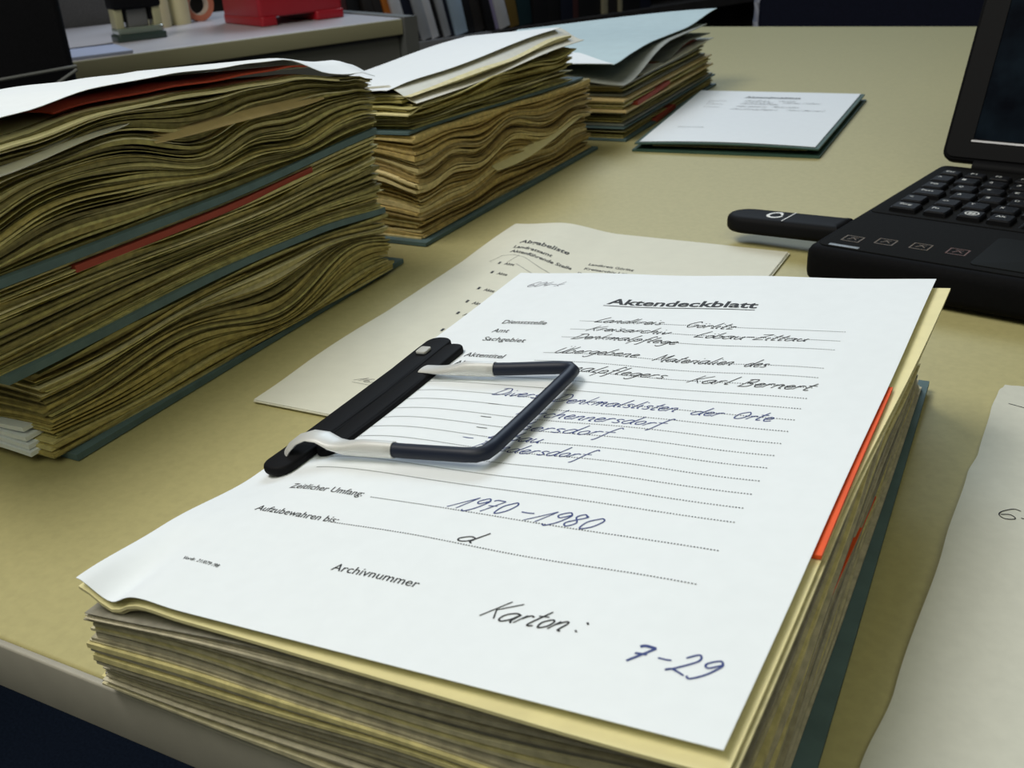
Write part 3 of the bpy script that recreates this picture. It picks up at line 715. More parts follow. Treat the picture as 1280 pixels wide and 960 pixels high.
thin_folder('upper folder of the back pile, with red dividers and loose pages', M_GREYCARD, 0.0446, 0.0120, -0.006, 0.012, 0.315, 44, 4, PAGES, None, 0.006)
up = [o for o in COL.objects if o.get('label', '').startswith('upper folder of the back')][0]
for k, (m_, e, y1_) in enumerate(((PAGES[1], -0.004, 0.31), (M_CREAM, 0.002, 0.325), (MATS['dull_red_card'], -0.010, 0.29), (PAGES[3], -0.008, 0.30), (M_GREYCARD, 0.0, 0.315))):
    mb = MB(); mb.grid(lambda u, v: pile(lerp(-0.20, e - 0.006 * (1 - v), u), lerp(0.06 + 0.01 * k, y1_, v), 0.0578 + (0.0032 * k + 0.002) * sstep(0.0, 0.7, v) + 0.0012 * math.sin(v * 7 + k)), 6, 24, 0.0014 if k == 2 else 0.0007)
    mb.build('red_divider' if k == 2 else 'leaf', m_, up)
# pale blue folder on top, curling up towards its far end
tf = empty('folder', pile(-0.11, 0.17, 0.069), 'pale blue folder on top of the back pile, its far corner curling up', 'folder', G3)
def topz(x, y):
    return 0.0815 + 0.006 * sstep(0.0, 0.12, y) + 0.0095 * sstep(0.22, 0.36, y) - 0.0065 * sstep(-0.03, -0.24, x) * (1 - 0.5 * sstep(0.2, 0.3, y)) - 0.002 * sstep(0.05, 0.0, y)
mb = MB(); mb.grid(lambda u, v: pile(lerp(-0.24, lerp(-0.012, -0.003, v), u), lerp(lerp(0.0, 0.0, u), lerp(0.25, 0.355, u), v), topz(lerp(-0.24, -0.004, u), lerp(0.0, lerp(0.25, 0.355, u), v))), 40, 50, 0.0007)
mb.build('top_cover', M_LBLUE, tf)
mb = MB(); mb.grid(lambda u, v: pile(lerp(-0.24, 0.0, u), lerp(-0.004, 0.30, v), lerp(0.0690 - 0.0098 * sstep(-0.10, 0.0, lerp(-0.24, 0.0, u)) * (1 - sstep(0.0, 0.5, v)), 0.084, sstep(0.05, 0.55, v)) - 0.010 * sstep(-0.05, -0.24, lerp(-0.24, 0.0, u))), 30, 40, 0.0007)
mb.build('bottom_cover', M_GREYCARD, tf)['label'] = 'grey inner side'
mb = MB(); mb.grid(lambda u, v: pile(lerp(-0.20, -0.012, u), lerp(-0.004, -0.004 + 0.054 * min(1, (1.004 - u) / 0.33), v), topz(lerp(-0.20, -0.012, u), lerp(-0.004, -0.004 + 0.054 * min(1, (1.004 - u) / 0.33), v)) + 0.0010), 20, 8, 0.0003)
mb.build('white_leaf', M_WHITE, tf)['label'] = 'strip of white paper at its near edge'

# ------------------------------------------------------------------ thin green folder with a form
ff = empty('folder', (-0.03, 0.96, 0.0), 'thin dark green folder with a white form, lying alone beyond the laptop', 'folder')
FB = ((-0.1125, 0.8160), (0.0600, 0.8290), (0.0500, 1.1150), (-0.1420, 1.1080))
def fq(u, v, z, e=0.0):
    x = lerp(lerp(FB[0][0] - e, FB[1][0] + e, u), lerp(FB[3][0] - e, FB[2][0] + e, u), v)
    y = lerp(lerp(FB[0][1] - e, FB[1][1] - e, u), lerp(FB[3][1] + e, FB[2][1] + e, u), v)
    return (x, y, z)
mb = MB(); mb.grid(lambda u, v: fq(u, v, 0.0020, 0.006), 6, 6, 0.0018); mb.build('bottom_cover', M_DGREEN, ff)
mb = MB()
for k in range(3): mb.grid(lambda u, v: fq(u, v, 0.0042 + 0.0016 * k, -0.010 - 0.002 * (k % 2)), 8, 8, 0.0011, k)
mb.build('page_block', [PAGES[4], PAGES_GREY[3], PAGES[2]], ff)
def ffz(u, v): return 0.0092 + 0.0022 * math.sin(u * 3.0) * (1 - sstep(0, 0.5, v))
mb = MB(); mb.grid(lambda u, v: fq(u, v, ffz(u, v) - 0.0008, 0.004), 20, 20, 0.0014); mb.build('top_cover', M_DGREEN, ff)
mb = MB(); mb.grid(lambda u, v: fq(u, v, ffz(u, v) + 0.0002), 24, 24, 0.0003)
mpf = lambda x, y: fq(x / 0.21, y / 0.297, ffz(x / 0.21, y / 0.297) + 0.0007)
u_ = 0.001
printed(mb, 'Aktendeckblatt', 70*u_, 142*u_, 254*u_, 6*u_, mpf, 1, 0.02); rule(mb, 69*u_, 142*u_, 251*u_, 1.2*u_, mpf, 1)
for t, a, b, y in (('Landkreis', 74, 106, 231), ('Görlitz', 117, 139, 231), ('Kreisarchiv', 74, 113, 221), ('Löbau-Zittau', 125, 172, 221), ('Denkmalpflege', 72, 120, 211), ('Übergebene', 70, 109, 195), ('Materialien', 116, 150, 195), ('Denkmalpflegers', 67, 127, 178), ('Karl', 138, 155, 178), ('Bernert', 158, 184, 178)):
    handwrite(mb, t, a*u_, b*u_, y*u_, 3.2*u_, mpf, 2, 0.5*u_)
for t, a, b, y in (('Dienststelle', 27, 51, 226), ('Amt', 28, 37, 216), ('Sachgebiet', 28, 51, 206), ('Aktentitel', 29, 50, 188), ('Zeitlicher Umfang:', 27, 60, 71)):
    printed(mb, t, a*u_, b*u_, y*u_, 3.3*u_, mpf, 2)
mb.build('cover_sheet', [M_WHITE, M_INK, M_GREYINK], ff)

# ------------------------------------------------------------------ laptop
LA = math.radians(-12.5); LF = (0.1285, 0.4765)
def lap(x, y, z): return (LF[0] + x * math.cos(LA) - y * math.sin(LA), LF[1] + x * math.sin(LA) + y * math.cos(LA), z)
LW, LD = 0.345, 0.247
M_LAP = mat('black_laptop_shell', (0.005, 0.005, 0.006), 0.7, 0.1, 400, spec=0.05)
M_DECK = mat('dark_laptop_deck', (0.008, 0.008, 0.008), 0.75, 0.15, 500, spec=0.04)
M_KEY = mat('black_keys', (0.004, 0.004, 0.005), 0.5, spec=0.12)
M_LEGEND = mat('white_legend', (0.62, 0.62, 0.60), 0.6)
laptop = empty('laptop', lap(LW / 2, LD / 2, 0), 'open black laptop at the right with its screen tilted back', 'laptop')
mb = MB(); mb.bevprism(rrect(0, LW, 0, LD, 0.010, 5), 0.0025, 0.0275, 0.007, 0, lap, 4); mb.build('base', M_LAP, laptop)
for x in (0.02, LW - 0.02):
    for y in (0.02, LD - 0.02):
        mb = MB(); mb.lathe([(0.006, 0.0), (0.007, 0.001), (0.007, 0.004)], (x, y, 0), 14, 0, lap); mb.build('foot', M_BLACKP, laptop)
mb = MB(); mb.bevprism(rrect(0.006, LW - 0.006, 0.090, LD - 0.012, 0.005, 3), 0.0272, 0.0282, 0.0006, 0, lap); mb.build('keyboard_deck', M_DECK, laptop)
mb = MB(); mb.bevprism(rrect(0.006, LW - 0.006, 0.006, 0.088, 0.006, 3), 0.0272, 0.0280, 0.0006, 0, lap); mb.build('palm_rest', M_DECK, laptop)
mb = MB(); mb.bevprism(rrect(0.098, 0.180, 0.012, 0.071, 0.004, 4), 0.0279, 0.0287, 0.0005, 0, lap); mb.build('touchpad', mat('touchpad_grey', (0.009, 0.010, 0.010), 0.7, spec=0.06), laptop)
# keys: one child each; the legends are print in the key's own mesh
ROWS = [(0.1045, [('Strg', .0262, .019), ('Fn', .0480, .016), ('*', .0700, .016), ('Alt', .0890, .016), ('', .1480, .094), ('Alt', .2060, .016), ('*', .2255, .016), ('Strg', .2460, .018)]),
        (0.1250, [('<', .0245, .016), ('<>', .0475, .016)] + [(c, .0665 + .0192 * i, .0165) for i, c in enumerate('YXCVBNM')] + [(';', .2015, .0165), (':', .2207, .0165), ('-', .2400, .0165)]),
        (0.1455, [('Fest', .0270, .021)] + [(c, .0510 + .0192 * i, .0165) for i, c in enumerate('ASDFGHJKL')] + [('O', .2240, .0165), ('A', .2430, .0165)]),
        (0.1660, [('Tab', .0240, .016)] + [(c, .0452 + .0192 * i, .0165) for i, c in enumerate('QWERTZUIOP')] + [('U', .2375, .0165), ('+', .2565, .0165)]),
        (0.1865, [('^', .0225, .0150)] + [(c, .0405 + .0192 * i, .0165) for i, c in enumerate('1234567890')] + [('?', .2330, .0165), ('=', .2520, .0165)]),
        (0.2055, [('Esc', .0225, .0150)] + [('F%d' % (i + 1), .0405 + .0178 * i, .0150) for i in range(12)])]
for ri, (ky, row) in enumerate(ROWS):
    kh = 0.0165 if ri < 5 else 0.011
    for t, kx, kw in row:
        mb = MB()
        # dished key cap: wide foot, narrower top
        a, b, hh = kw / 2, kh / 2, 0.0036
        pts = rrect(kx - a, kx + a, ky - b, ky + b, 0.0016, 3)
        n = len(pts)
        V = [lap(x, y, 0.0280) for x, y in pts]
        V += [lap(kx + (x - kx) * 0.93, ky + (y - ky) * 0.93, 0.0280 + hh * 0.75) for x, y in pts]
        V += [lap(kx + (x - kx) * 0.80, ky + (y - ky) * 0.80, 0.0280 + hh) for x, y in pts]
        F = [(i, (i + 1) % n, n + (i + 1) % n, n + i) for i in range(n)] + [(n + i, n + (i + 1) % n, 2 * n + (i + 1) % n, 2 * n + i) for i in range(n)] + [tuple(range(2 * n, 3 * n))]
        mb.add(V, F, 0)
        kmp = lambda x, y: lap(x, y, 0.0280 + hh + 0.0001)
        if t == '*':
            ring = [(kx + 0.0042 * math.cos(2 * math.pi * k / 20), ky + 0.0042 * math.sin(2 * math.pi * k / 20)) for k in range(21)]
            ribbon(mb, ring, 0.0010, kmp, 1)
            for qx in (-1, 1):
                for qy in (-1, 1):
                    cx, cy = kx + qx * 0.0012, ky + qy * 0.0012
                    mb.add([kmp(cx - .0010, cy - .0010), kmp(cx + .0010, cy - .0010), kmp(cx + .0010, cy + .0010), kmp(cx - .0010, cy + .0010)], [(0, 1, 2, 3)], 1)
        elif t:
            w_ = min(0.0028 * max(1, len(t) * 0.75), kw * 0.6)
            printed(mb, t, kx - a * 0.55, kx - a * 0.55 + w_, ky + b * 0.0, min(0.0038, kh * 0.35), kmp, 1, 0.01)
        mb.build('key', [M_KEY, M_LEGEND], laptop)
# printed icons along the front, indicator strip
M_GOLD = mat('gold_print', (0.085, 0.05, 0.014), 0.5)
M_REDP = mat('dark_red_print', (0.09, 0.03, 0.014), 0.5)
for i, (x, y) in enumerate(((0.022, 0.0255), (0.042, 0.0295), (0.0635, 0.0310), (0.0855, 0.0318))):
    mb = MB(); imp = lambda px, py: lap(px, py, 0.02815)
    w_, h_ = 0.0055, 0.0055
    ribbon(mb, [(x - w_, y - h_), (x + w_, y - h_), (x + w_, y + h_), (x - w_, y + h_), (x - w_, y - h_)], 0.0012, imp, 0)
    ribbon(mb, [(x - w_ * .5, y - h_ * .4), (x, y + h_ * .3), (x + w_ * .5, y - h_ * .3)], 0.0012, imp, 0)
    ribbon(mb, [(x - w_ * .4, y + h_ * .5), (x + w_ * .5, y + h_ * .5)], 0.0009, imp, 0)
    mb.build('printed_icon', M_REDP if i == 3 else M_GOLD, laptop)
mb = MB(); mb.bevprism(rrect(0.0135, 0.0330, 0.0072, 0.0108, 0.0006, 2), 0.0279, 0.0283, 0.0001, 0, lap); mb.build('label', mat('silver_label', (0.16, 0.18, 0.20), 0.4), laptop)['label'] = 'small silver label'
# screen
TA = math.radians(26)
def scr(x, y, z):     # x along hinge, y up the screen, z out of the front
    return lap(x, LD - 0.006 + y * math.sin(TA) - z * math.cos(TA), 0.0280 + y * math.cos(TA) + z * math.sin(TA))
SH = 0.225
mb = MB(); mb.bevprism(rrect(0.001, LW - 0.001, 0.004, SH, 0.008, 4), -0.010, 0.0, 0.002, 0, scr); lid = mb.build('screen_lid', M_LAP, laptop)
mb = MB()
o_, i_ = rrect(0.004, LW - 0.004, 0.007, SH - 0.003, 0.006, 4), rrect(0.022, LW - 0.022, 0.022, SH - 0.016, 0.001, 4)
n = len(o_)
mb.add([scr(x, y, 0.0012) for x, y in o_] + [scr(x, y, 0.0012) for x, y in i_] + [scr(x, y, -0.0002) for x, y in o_] + [scr(x, y, -0.0002) for x, y in i_],
       [(k, (k + 1) % n, n + (k + 1) % n, n + k) for k in range(n)] + [(k, 2 * n + k, 2 * n + (k + 1) % n, (k + 1) % n) for k in range(n)] + [(n + k, n + (k + 1) % n, 3 * n + (k + 1) % n, 3 * n + k) for k in range(n)])
mb.build('bezel', M_BLACKP, lid)
mb = MB(); mb.bevprism(rrect(0.0215, LW - 0.0215, 0.0215, SH - 0.0155, 0.001, 2), -0.0005, 0.0003, 0.0001, 0, scr)
mb.build('display', mat('dark_display', (0.002, 0.003, 0.006), 0.7, spec=0.03, col2=(0.006, 0.011, 0.018), scale=45), lid)
mb = MB(); mb.box(0.021, LW - 0.021, 0.0195, 0.0210, 0.0010, 0.0018, 0, scr); mb.build('trim', mat('bright_trim', (0.35, 0.35, 0.36), 0.3, metal=0.6), lid)['label'] = 'thin bright line under the display'
for x in (0.05, LW - 0.05):
    mb = MB(); mb.tube([lap(x - 0.022, LD - 0.008, 0.0285), lap(x + 0.022, LD - 0.008, 0.0285)], 0.0055, 14); mb.build('hinge', M_BLACKP, laptop)

# ------------------------------------------------------------------ modem stick in the laptop's side
def usb(x, y, z):   # x from tip (0) to the plug (0.074)
    return lap(-0.0885 + x * 1.0, 0.0655 + x * 0.09 + y * 1.22, 0.0085 + 0.0012 * x / 0.07 + z)
stick = empty('usb_stick', lap(-0.045, 0.074, 0.0145), 'black rounded modem stick plugged into the left side of the laptop', 'usb stick')
pts = [(0.086, -0.0120), (0.086, 0.0120)]
pts += [(0.016, 0.0120)]
for k in range(1, 12):
    a = math.pi / 2 + math.pi * k / 12
    pts.append((0.0160 + 0.0160 * math.cos(a), 0.0120 * math.sin(a)))
pts += [(0.016, -0.0120)]
full = []
for i in range(len(pts)):
    p, q = pts[i], pts[(i + 1) % len(pts)]
    k = max(1, int(math.hypot(q[0] - p[0], q[1] - p[1]) / 0.006))
    for j in range(k): full.append((lerp(p[0], q[0], j / k), lerp(p[1], q[1], j / k)))
mb = MB(); mb.bevprism(full, 0.0, 0.0130, 0.0046, 0, usb, 5); mb.build('body', M_BLACKP, stick)
mb = MB(); mb.bevprism(rrect(0.0860, 0.0892, -0.0085, 0.0085, 0.001, 2), 0.0035, 0.0095, 0.0006, 0, usb); mb.build('plug', M_BLACKP, stick)
mb = MB(); ump = lambda x, y: usb(x, y, 0.01312)
rw = [(0.0355 + 0.0052 * math.cos(t), 0.0052 * math.sin(t)) for t in [math.radians(60 + 290 * k / 18) for k in range(19)]]
ribbon(mb, rw, 0.0021, ump, 0)
ribbon(mb, [(0.0355, 0.0046), (0.0385, 0.0030), (0.0400, 0.0)], 0.0016, ump, 0)
ribbon(mb, [(0.0455, -0.0105), (0.0455, 0.0085)], 0.0011, ump, 0)
mb.build('logo', mat('white_print', (0.75, 0.75, 0.73), 0.5), stick)['label'] = 'white round emblem and line'

# ------------------------------------------------------------------ the other desk, seen behind the stacks
DZ = 0.04
DQ = Vector((-0.9308, 1.6310, 0))           # its near right corner
def dk(a, b, z):     # a: along the front edge towards the camera, b: inwards
    p = DQ - RU * a + RV * b; return (p.x, p.y, z)
desk = empty('office_desk', dk(0.70, 0.3, FLOOR), 'grey office desk behind the left stack, carrying a stamp and a red case', 'desk')
mb = MB(); mb.bevprism([(0, 0), (0, .62), (1.45, .62), (1.45, 0)][::-1], DZ - 0.030, DZ, 0.0025, 0, dk); mb.build('desktop', mat('lilac_grey_laminate', (0.54, 0.52, 0.55), 0.35, 0.04, 200), desk)
mb = MB(); mb.bevprism([(-0.001, -0.004), (-0.001, 0.001), (1.451, 0.001), (1.451, -0.004)][::-1], DZ - 0.031, DZ - 0.0015, 0.0015, 0, dk); mb.build('edge_band', mat('olive_edging', (0.30, 0.285, 0.175), 0.5), desk)
mb = MB(); mb.bevprism([(-0.034, -0.010), (-0.034, .62), (-0.003, .62), (-0.003, -0.010)][::-1], FLOOR, DZ + 0.002, 0.003, 0, dk); mb.build('side_panel', M_STEEL, desk)
mb = MB(); mb.bevprism([(1.455, 0), (1.455, .62), (1.485, .62), (1.485, 0)][::-1], FLOOR, DZ, 0.003, 0, dk); mb.build('side_panel', M_STEEL, desk)
mb = MB(); mb.box(0.0, 0.50, 0.012, 0.030, DZ - 0.10, DZ - 0.031, 0, dk); mb.build('drawer_rail', mat('dark_drawer', (0.13, 0.132, 0.12), 0.55), desk)
mb = MB(); mb.bevprism([(0.30, .64), (0.30, .665), (1.45, .665), (1.45, .64)][::-1], FLOOR, DZ + 0.40, 0.006, 0, dk)
sc_ = mb.build('partition_screen', mat('grey_fabric', (0.075, 0.075, 0.078), 0.95, 0.15, 300), None); tag(sc_, 'dark grey partition screen behind the office desk', 'screen')
# notepad
S_ = 0.83
mb = MB(); mb.bevprism([(0.540, 0.001), (0.525, 0.135), (0.665, 0.140), (0.665, 0.003)][::-1], DZ + 0.0002, DZ + 0.005, 0.0006, 0, dk)
np_ = empty('notepad', dk(0.57, 0.08, DZ), 'pale blue notepad on the desk edge in front of the stamp', 'notepad')
mb.build('sheets', mat('pale_blue_paper', (0.42, 0.46, 0.62), 0.6), np_)
mb = MB(); mb.box(0.526, 0.664, 0.136, 0.144, DZ + 0.0002, DZ + 0.006, 0, dk); mb.build('binding', M_NAVYP, np_)
# self-inking stamp
sa, sb = 0.452, 0.205
st = empty('stamp', dk(sa, sb, DZ), 'self-inking office stamp with clear base and black top on the desk', 'stamp')
M_STCL = mat('greenish_clear_plastic', (0.30, 0.36, 0.28), 0.2, trans=0.5)
def sq(a, b, r=0.006): return rrect(sa - a, sa + a, sb - b, sb + b, r, 3)
mb = MB(); mb.bevprism(sq(0.047, 0.022), DZ + 0.0, DZ + 0.013, 0.002, 0, dk); mb.build('base', mat('dark_green_plastic', (0.035, 0.055, 0.045), 0.3), st)
mb = MB(); mb.bevprism(sq(0.044, 0.020), DZ + 0.013, DZ + 0.024, 0.002, 0, dk); mb.build('clear_base', M_STCL, st)
for sg in (-1, 1):
    mb = MB(); mb.bevprism(rrect(sa + sg * 0.036 - 0.008, sa + sg * 0.036 + 0.008, sb - 0.015, sb + 0.015, 0.003, 3), DZ + 0.024, DZ + 0.060, 0.001, 0, dk); mb.build('side_post', mat('cream_plastic', (0.40, 0.38, 0.22), 0.4), st)
    mb = MB(); mb.bevprism(rrect(sa + sg * 0.026 - 0.004, sa + sg * 0.026 + 0.004, sb - 0.012, sb + 0.012, 0.002, 3), DZ + 0.034, DZ + 0.066, 0.001, 0, dk); mb.build('slide', M_BLACKP, st)
mb = MB(); mb.bevprism(sq(0.020, 0.010, 0.004), DZ + 0.024, DZ + 0.056, 0.002, 0, dk); mb.build('stamp_plate', mat('grey_metal', (0.13, 0.13, 0.125), 0.4), st)
mb = MB(); mb.bevprism(sq(0.046, 0.020), DZ + 0.056, DZ + 0.105, 0.006, 0, dk); mb.build('handle', M_BLACKP, st)
# two cream glue bottles
M_GLUE = mat('cream_bottle', (0.58, 0.54, 0.33), 0.45)
for a, b, r, lab in ((0.338, 0.400, 0.026, 'cream plastic bottle beside the stamp'), (0.282, 0.418, 0.021, 'slimmer cream plastic bottle next to an orange tape roll')):
    bt = empty('bottle', dk(a, b, DZ), lab, 'bottle', 'cream bottles on the desk')
    c = dk(a, b, DZ)
    mb = MB(); mb.lathe([(r * .96, 0), (r, 0.004), (r, 0.085), (r * .8, 0.098), (r * .4, 0.105)], c, 22); mb.build('body', M_GLUE, bt)
    mb = MB(); mb.lathe([(r * .38, 0.105), (r * .36, 0.125), (r * .2, 0.138)], c, 16); mb.build('cap', mat('orange_cap', (0.55, 0.17, 0.08), 0.5), bt)
# orange tape roll standing
tr = empty('tape_roll', dk(0.232, 0.44, DZ), 'orange tape roll on the desk between the bottles and the red case', 'tape')
c = Vector(dk(0.232, 0.44, DZ + 0.034)); V = []; F = []
n = 28; prof = [(0.034, -0.012), (0.034, 0.012), (0.022, 0.012), (0.022, -0.012)]
for k in range(n):
    g = 2 * math.pi * k / n
    for r, w_ in prof: V.append(tuple(c + RU * r * math.cos(g) + RV * w_ + Vector((0, 0, r * math.sin(g)))))
for k in range(n):
    for j in range(4): F.append((k * 4 + j, k * 4 + (j + 1) % 4, ((k + 1) % n) * 4 + (j + 1) % 4, ((k + 1) % n) * 4 + j))
mb = MB(); mb.add(V, F, 0); mb.build('tape', mat('orange_tape', (0.48, 0.16, 0.09), 0.5), tr)
V2 = [tuple(c + RU * r * math.cos(2 * math.pi * k / n) + RV * w_ + Vector((0, 0, r * math.sin(2 * math.pi * k / n)))) for k in range(n) for r, w_ in ((0.0219, -0.011), (0.0219, 0.011), (0.020, 0.011), (0.020, -0.011))]
mb = MB(); mb.add(V2, F, 0); mb.build('core', mat('pale_core', (0.55, 0.45, 0.36), 0.7), tr)
# red case on two feet
rc = empty('desk_case', dk(0.12, 0.27, DZ), 'red plastic desk case standing on two feet', 'case')
M_REDC = mat('red_plastic', (0.36, 0.008, 0.018), 0.4)
ra0, ra1, rb0, rb1 = 0.040, 0.228, 0.150, 0.320
mb = MB(); mb.bevprism(rrect(ra0, ra1, rb0, rb1, 0.008, 4), DZ + 0.016, DZ + 0.16, 0.004, 0, dk); mb.build('body', M_REDC, rc)
for a0, a1 in ((ra0, ra0 + 0.065), (ra1 - 0.036, ra1)):
    mb = MB(); mb.bevprism(rrect(a0, a1, rb0 - 0.004, rb1 + 0.002, 0.006, 4), DZ + 0.0005, DZ + 0.018, 0.002, 0, dk); mb.build('foot', M_REDC, rc)
# ------------------------------------------------------------------ chairs
M_UPH = mat('black_upholstery', (0.006, 0.006, 0.008), 0.9, 0.2, 300, spec=0.2)
M_NAVYU = mat('navy_upholstery', (0.006, 0.008, 0.022), 0.85, 0.2, 300, spec=0.2)
M_CHROME = mat('grey_chrome', (0.50, 0.53, 0.66), 0.4, metal=0.3)
def office_chair(label, o, ang, bw, bz0, bz1, mu, rim, lean=0.1, taper=1.0, round_=0.05):
    ca, sa_ = math.cos(ang), math.sin(ang)
    def T(x, y, z): return (o[0] + x * ca - y * sa_, o[1] + x * sa_ + y * ca, z)
    ch = empty('office_chair', (o[0], o[1], FLOOR), label, 'chair')
    def B(x, y, z):    # backrest: x across, y up, z thickness
        return T(x * lerp(1, taper, (y - bz0) / (bz1 - bz0)), 0.23 + lean * (y - bz0) + z, y)
    pts = rrect(-bw, bw, bz0, bz1, round_, 8)
    mb = MB(); mb.bevprism(pts, -0.03, 0.035, 0.014, 0, B, 4); bk = mb.build('backrest', mu, ch)
    if rim:
        mb = MB(); loop = [B(x * 1.012, y, 0.0) for x, y in pts]; mb.tube(loop + loop[:1], 0.012, 10); mb.build('rim', M_CHROME, bk)
    mb = MB(); mb.bevprism(rrect(-0.24, 0.24, -0.25, 0.23, 0.08, 6), -0.31, -0.24, 0.025, 0, T, 4); mb.build('seat', mu, ch)
    mb = MB(); mb.tube([T(0, 0.10, -0.32), T(0, 0.29, -0.30), T(0, 0.31 + lean * 0.1, -0.20), T(0, 0.285 + lean * (bz0 + .1 - bz0), bz0 + 0.10)], 0.018, 10); mb.build('back_bar', M_STEEL, ch)
    mb = MB(); mb.tube([T(0, 0, FLOOR + 0.09), T(0, 0, -0.31)], 0.025, 14); mb.build('gas_lift', M_STEEL, ch)
    for k in range(5):
        g = 2 * math.pi * k / 5 + 0.3
        mb = MB(); mb.tube([T(0, 0, FLOOR + 0.095), T(0.28 * math.cos(g), 0.28 * math.sin(g), FLOOR + 0.065)], [0.024, 0.015], 10); lg = mb.build('leg', M_BLACKP, ch)
        mb = MB(); cx, cy = 0.28 * math.cos(g), 0.28 * math.sin(g)
        mb.tube([T(cx - 0.012, cy, FLOOR + 0.03), T(cx + 0.012, cy, FLOOR + 0.03)], 0.029, 14); mb.build('castor', M_BLACKP, lg)
    return ch, T
office_chair('dark navy office chair with a pale rim beyond the far edge of the table', (0.02, 2.02), 0.0, 0.40, -0.38, 0.34, M_NAVYU, True, 0.05, 0.98, 0.34)
_p = dk(1.000, -0.07, 0)
ch, T = office_chair('black office chair pushed up to the office desk at the left edge', (_p[0], _p[1]), math.radians(-113.6), 0.265, 0.0, 0.55, M_UPH, False, 0.02, 0.985, 0.02)
for p, q in (((-0.262, 0.275, 0.070), (-0.10, 0.275, 0.063)), ((-0.260, 0.280, 0.066), (-0.215, 0.285, 0.046))):
    mb = MB(); mb.tube([T(*p), T(*q)], 0.0022, 8); mb.build('frame_tube', M_STEEL, ch)

# ------------------------------------------------------------------ bookshelf with books
SO = Vector((-1.73, 2.94, 0))
def sh(a, b, z): p = SO + RU * a + RV * b; return (p.x, p.y, z)
SZ = -0.18
shelf = empty('bookshelf', sh(0.6, 0.15, FLOOR), 'dark bookshelf along the wall with a grey shelf board', 'shelf')
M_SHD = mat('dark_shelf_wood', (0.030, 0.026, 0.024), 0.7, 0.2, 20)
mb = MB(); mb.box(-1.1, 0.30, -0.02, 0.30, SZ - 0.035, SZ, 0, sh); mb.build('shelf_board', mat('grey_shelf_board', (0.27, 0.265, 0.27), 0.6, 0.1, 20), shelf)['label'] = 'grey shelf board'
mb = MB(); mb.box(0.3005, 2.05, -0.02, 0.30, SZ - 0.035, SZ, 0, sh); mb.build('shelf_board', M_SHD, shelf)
mb = MB(); mb.box(-1.1, 2.05, 0.30, 0.325, FLOOR, 0.9, 0, sh); mb.build('back_panel', M_SHD, shelf)
for a in (-1.125, 2.05):
    mb = MB(); mb.box(a, a + 0.025, -0.02, 0.325, FLOOR, 0.9, 0, sh); mb.build('side_panel', M_SHD, shelf)
for z in (0.24, -0.60):
    mb = MB(); mb.box(-1.1, 2.05, -0.02, 0.30, z - 0.03, z, 0, sh); mb.build('shelf_board', M_SHD, shelf)
BK = {'w': ((0.74, 0.75, 0.80), 'white'), 'g': ((0.44, 0.46, 0.50), 'grey'), 'o': ((0.66, 0.20, 0.03), 'orange'), 'n': ((0.012, 0.016, 0.035), 'navy'),
      'b': ((0.48, 0.62, 0.78), 'pale blue'), 'd': ((0.03, 0.026, 0.024), 'dark brown'), 'k': ((0.012, 0.012, 0.014), 'black'), 'y': ((0.20, 0.13, 0.03), 'ochre'),
      't': ((0.012, 0.04, 0.05), 'dark teal'), 'c': ((0.46, 0.42, 0.28), 'cream'), 'r': ((0.08, 0.03, 0.03), 'dark red'), 'l': ((0.40, 0.36, 0.62), 'violet-grey')}
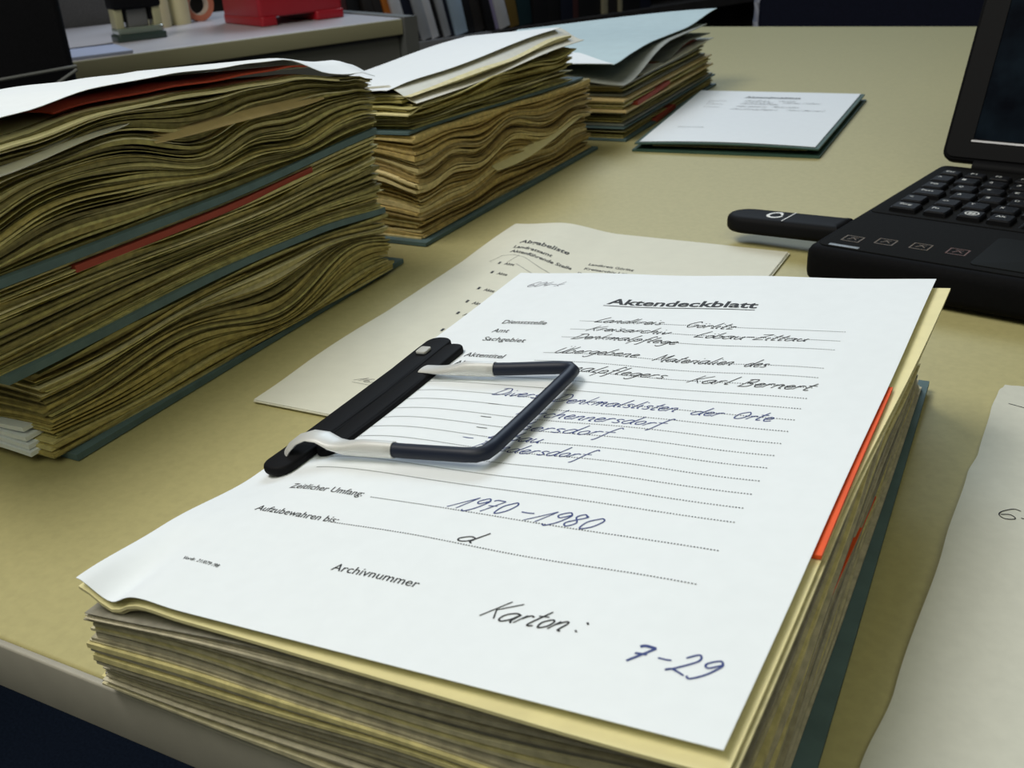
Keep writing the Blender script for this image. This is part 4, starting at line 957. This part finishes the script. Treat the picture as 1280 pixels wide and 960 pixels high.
# (colour, thickness, height, lean in degrees, what singles it out)
books = [('w', .030, .24, 4, 'white book at the near end of the bookshelf, above the desk end'), ('y', .024, .22, 4, 'ochre book second from the near end of the shelf'), ('b', .020, .25, 4, 'pale blue book between ochre and dark red ones above the desk end'), ('r', .022, .23, 4, 'dark red book above the desk end'), ('k', .050, .24, 5, 'black binder just right of the desk end'),
         ('d', .040, .23, 9, 'dark brown book left of the orange one'), ('d', .034, .22, 10, 'second dark brown book, touching the orange one'), ('o', .026, .25, 13, 'slim orange book leaning on the shelf'), ('w', .044, .26, 13, 'white book leaning against the orange one'), ('n', .040, .25, 14, 'navy book between the white and the grey book'),
         ('g', .042, .26, 14, 'grey book right of the navy one'), ('w', .034, .26, 14, 'white book right of the first grey one'), ('k', .020, .22, 14, 'thin black book among the white ones'), ('g', .028, .25, 13, 'slim grey book left of the pale blue binder'), ('n', .018, .23, 13, 'thin navy book beside the pale blue binder'), ('b', .056, .28, 11, 'pale blue binder, widest of the light spines'),
         ('k', .036, .24, 11, 'black book right of the pale blue binder'), ('d', .048, .23, 11, 'dark brown book before the violet-edged white one'), ('k', .034, .24, 13, 'black book against the violet-edged white one'), ('l', .014, .27, 14, 'thin violet-grey spine beside a white book'), ('w', .050, .27, 14, 'white book right of the thin violet-grey spine'),
         ('y', .046, .25, 9, 'ochre book right of the last white one'), ('t', .070, .27, 4, 'dark teal binder right of the ochre book'), ('k', .075, .27, 1, 'wide black binder right of the teal one'), ('k', .070, .27, 0, 'second wide black binder'), ('n', .060, .27, 0, 'navy binder in the dark part of the shelf'), ('r', .034, .26, 0, 'dark red book in the dark part of the shelf'), ('k', .130, .27, 0, 'thick black box file left of the cream binder'),
         ('c', .032, .30, 0, 'cream book spine in the dark part of the shelf'), ('d', .060, .28, 0, 'dark brown binder right of the cream spine'), ('c', .020, .28, 0, 'thin cream spine beside the dark brown binder'), ('k', .110, .28, 0, 'black box file right of the cream spines'), ('n', .070, .28, 0, 'last navy binder of the row')]
a = -0.37
prev = (0, 0)
for i, (c, w, h, lean, lab) in enumerate(books):
    g = math.radians(-lean)
    w = w * 0.93
    if lean > prev[0]: a += 1.02 * min(h, prev[1] or h) * (math.tan(math.radians(lean)) - math.tan(math.radians(prev[0])))
    prev = (lean, h)
    def BT(x, y, z, a=a, g=g): return sh(a + x * math.cos(g) + z * math.sin(g), y, SZ + 0.0006 + z * math.cos(g) - x * math.sin(g) * (1 if g < 0 else 0) )
    dy = 0.012 * ((i * 7) % 5) / 5
    bkE = empty('book', sh(a + w / 2, 0.1 + dy, SZ), lab, 'book', 'books on the dark bookshelf')
    mb = MB(); mb.bevprism(rrect(0, w - 0.001, dy, 0.19 + dy, 0.002, 2), 0, h, 0.0015, 0, BT, 2); mb.build('cover', mat('book_' + BK[c][1].replace(' ', '_'), BK[c][0], 0.55, 0.06, 30), bkE)
    mb = MB(); mb.box(0.003, w - 0.004, dy + 0.006, 0.188 + dy, h - 0.002, h + 0.0004, 0, BT); mb.build('pages', M_CREAM, bkE)
    a += w / math.cos(g) + 0.0015
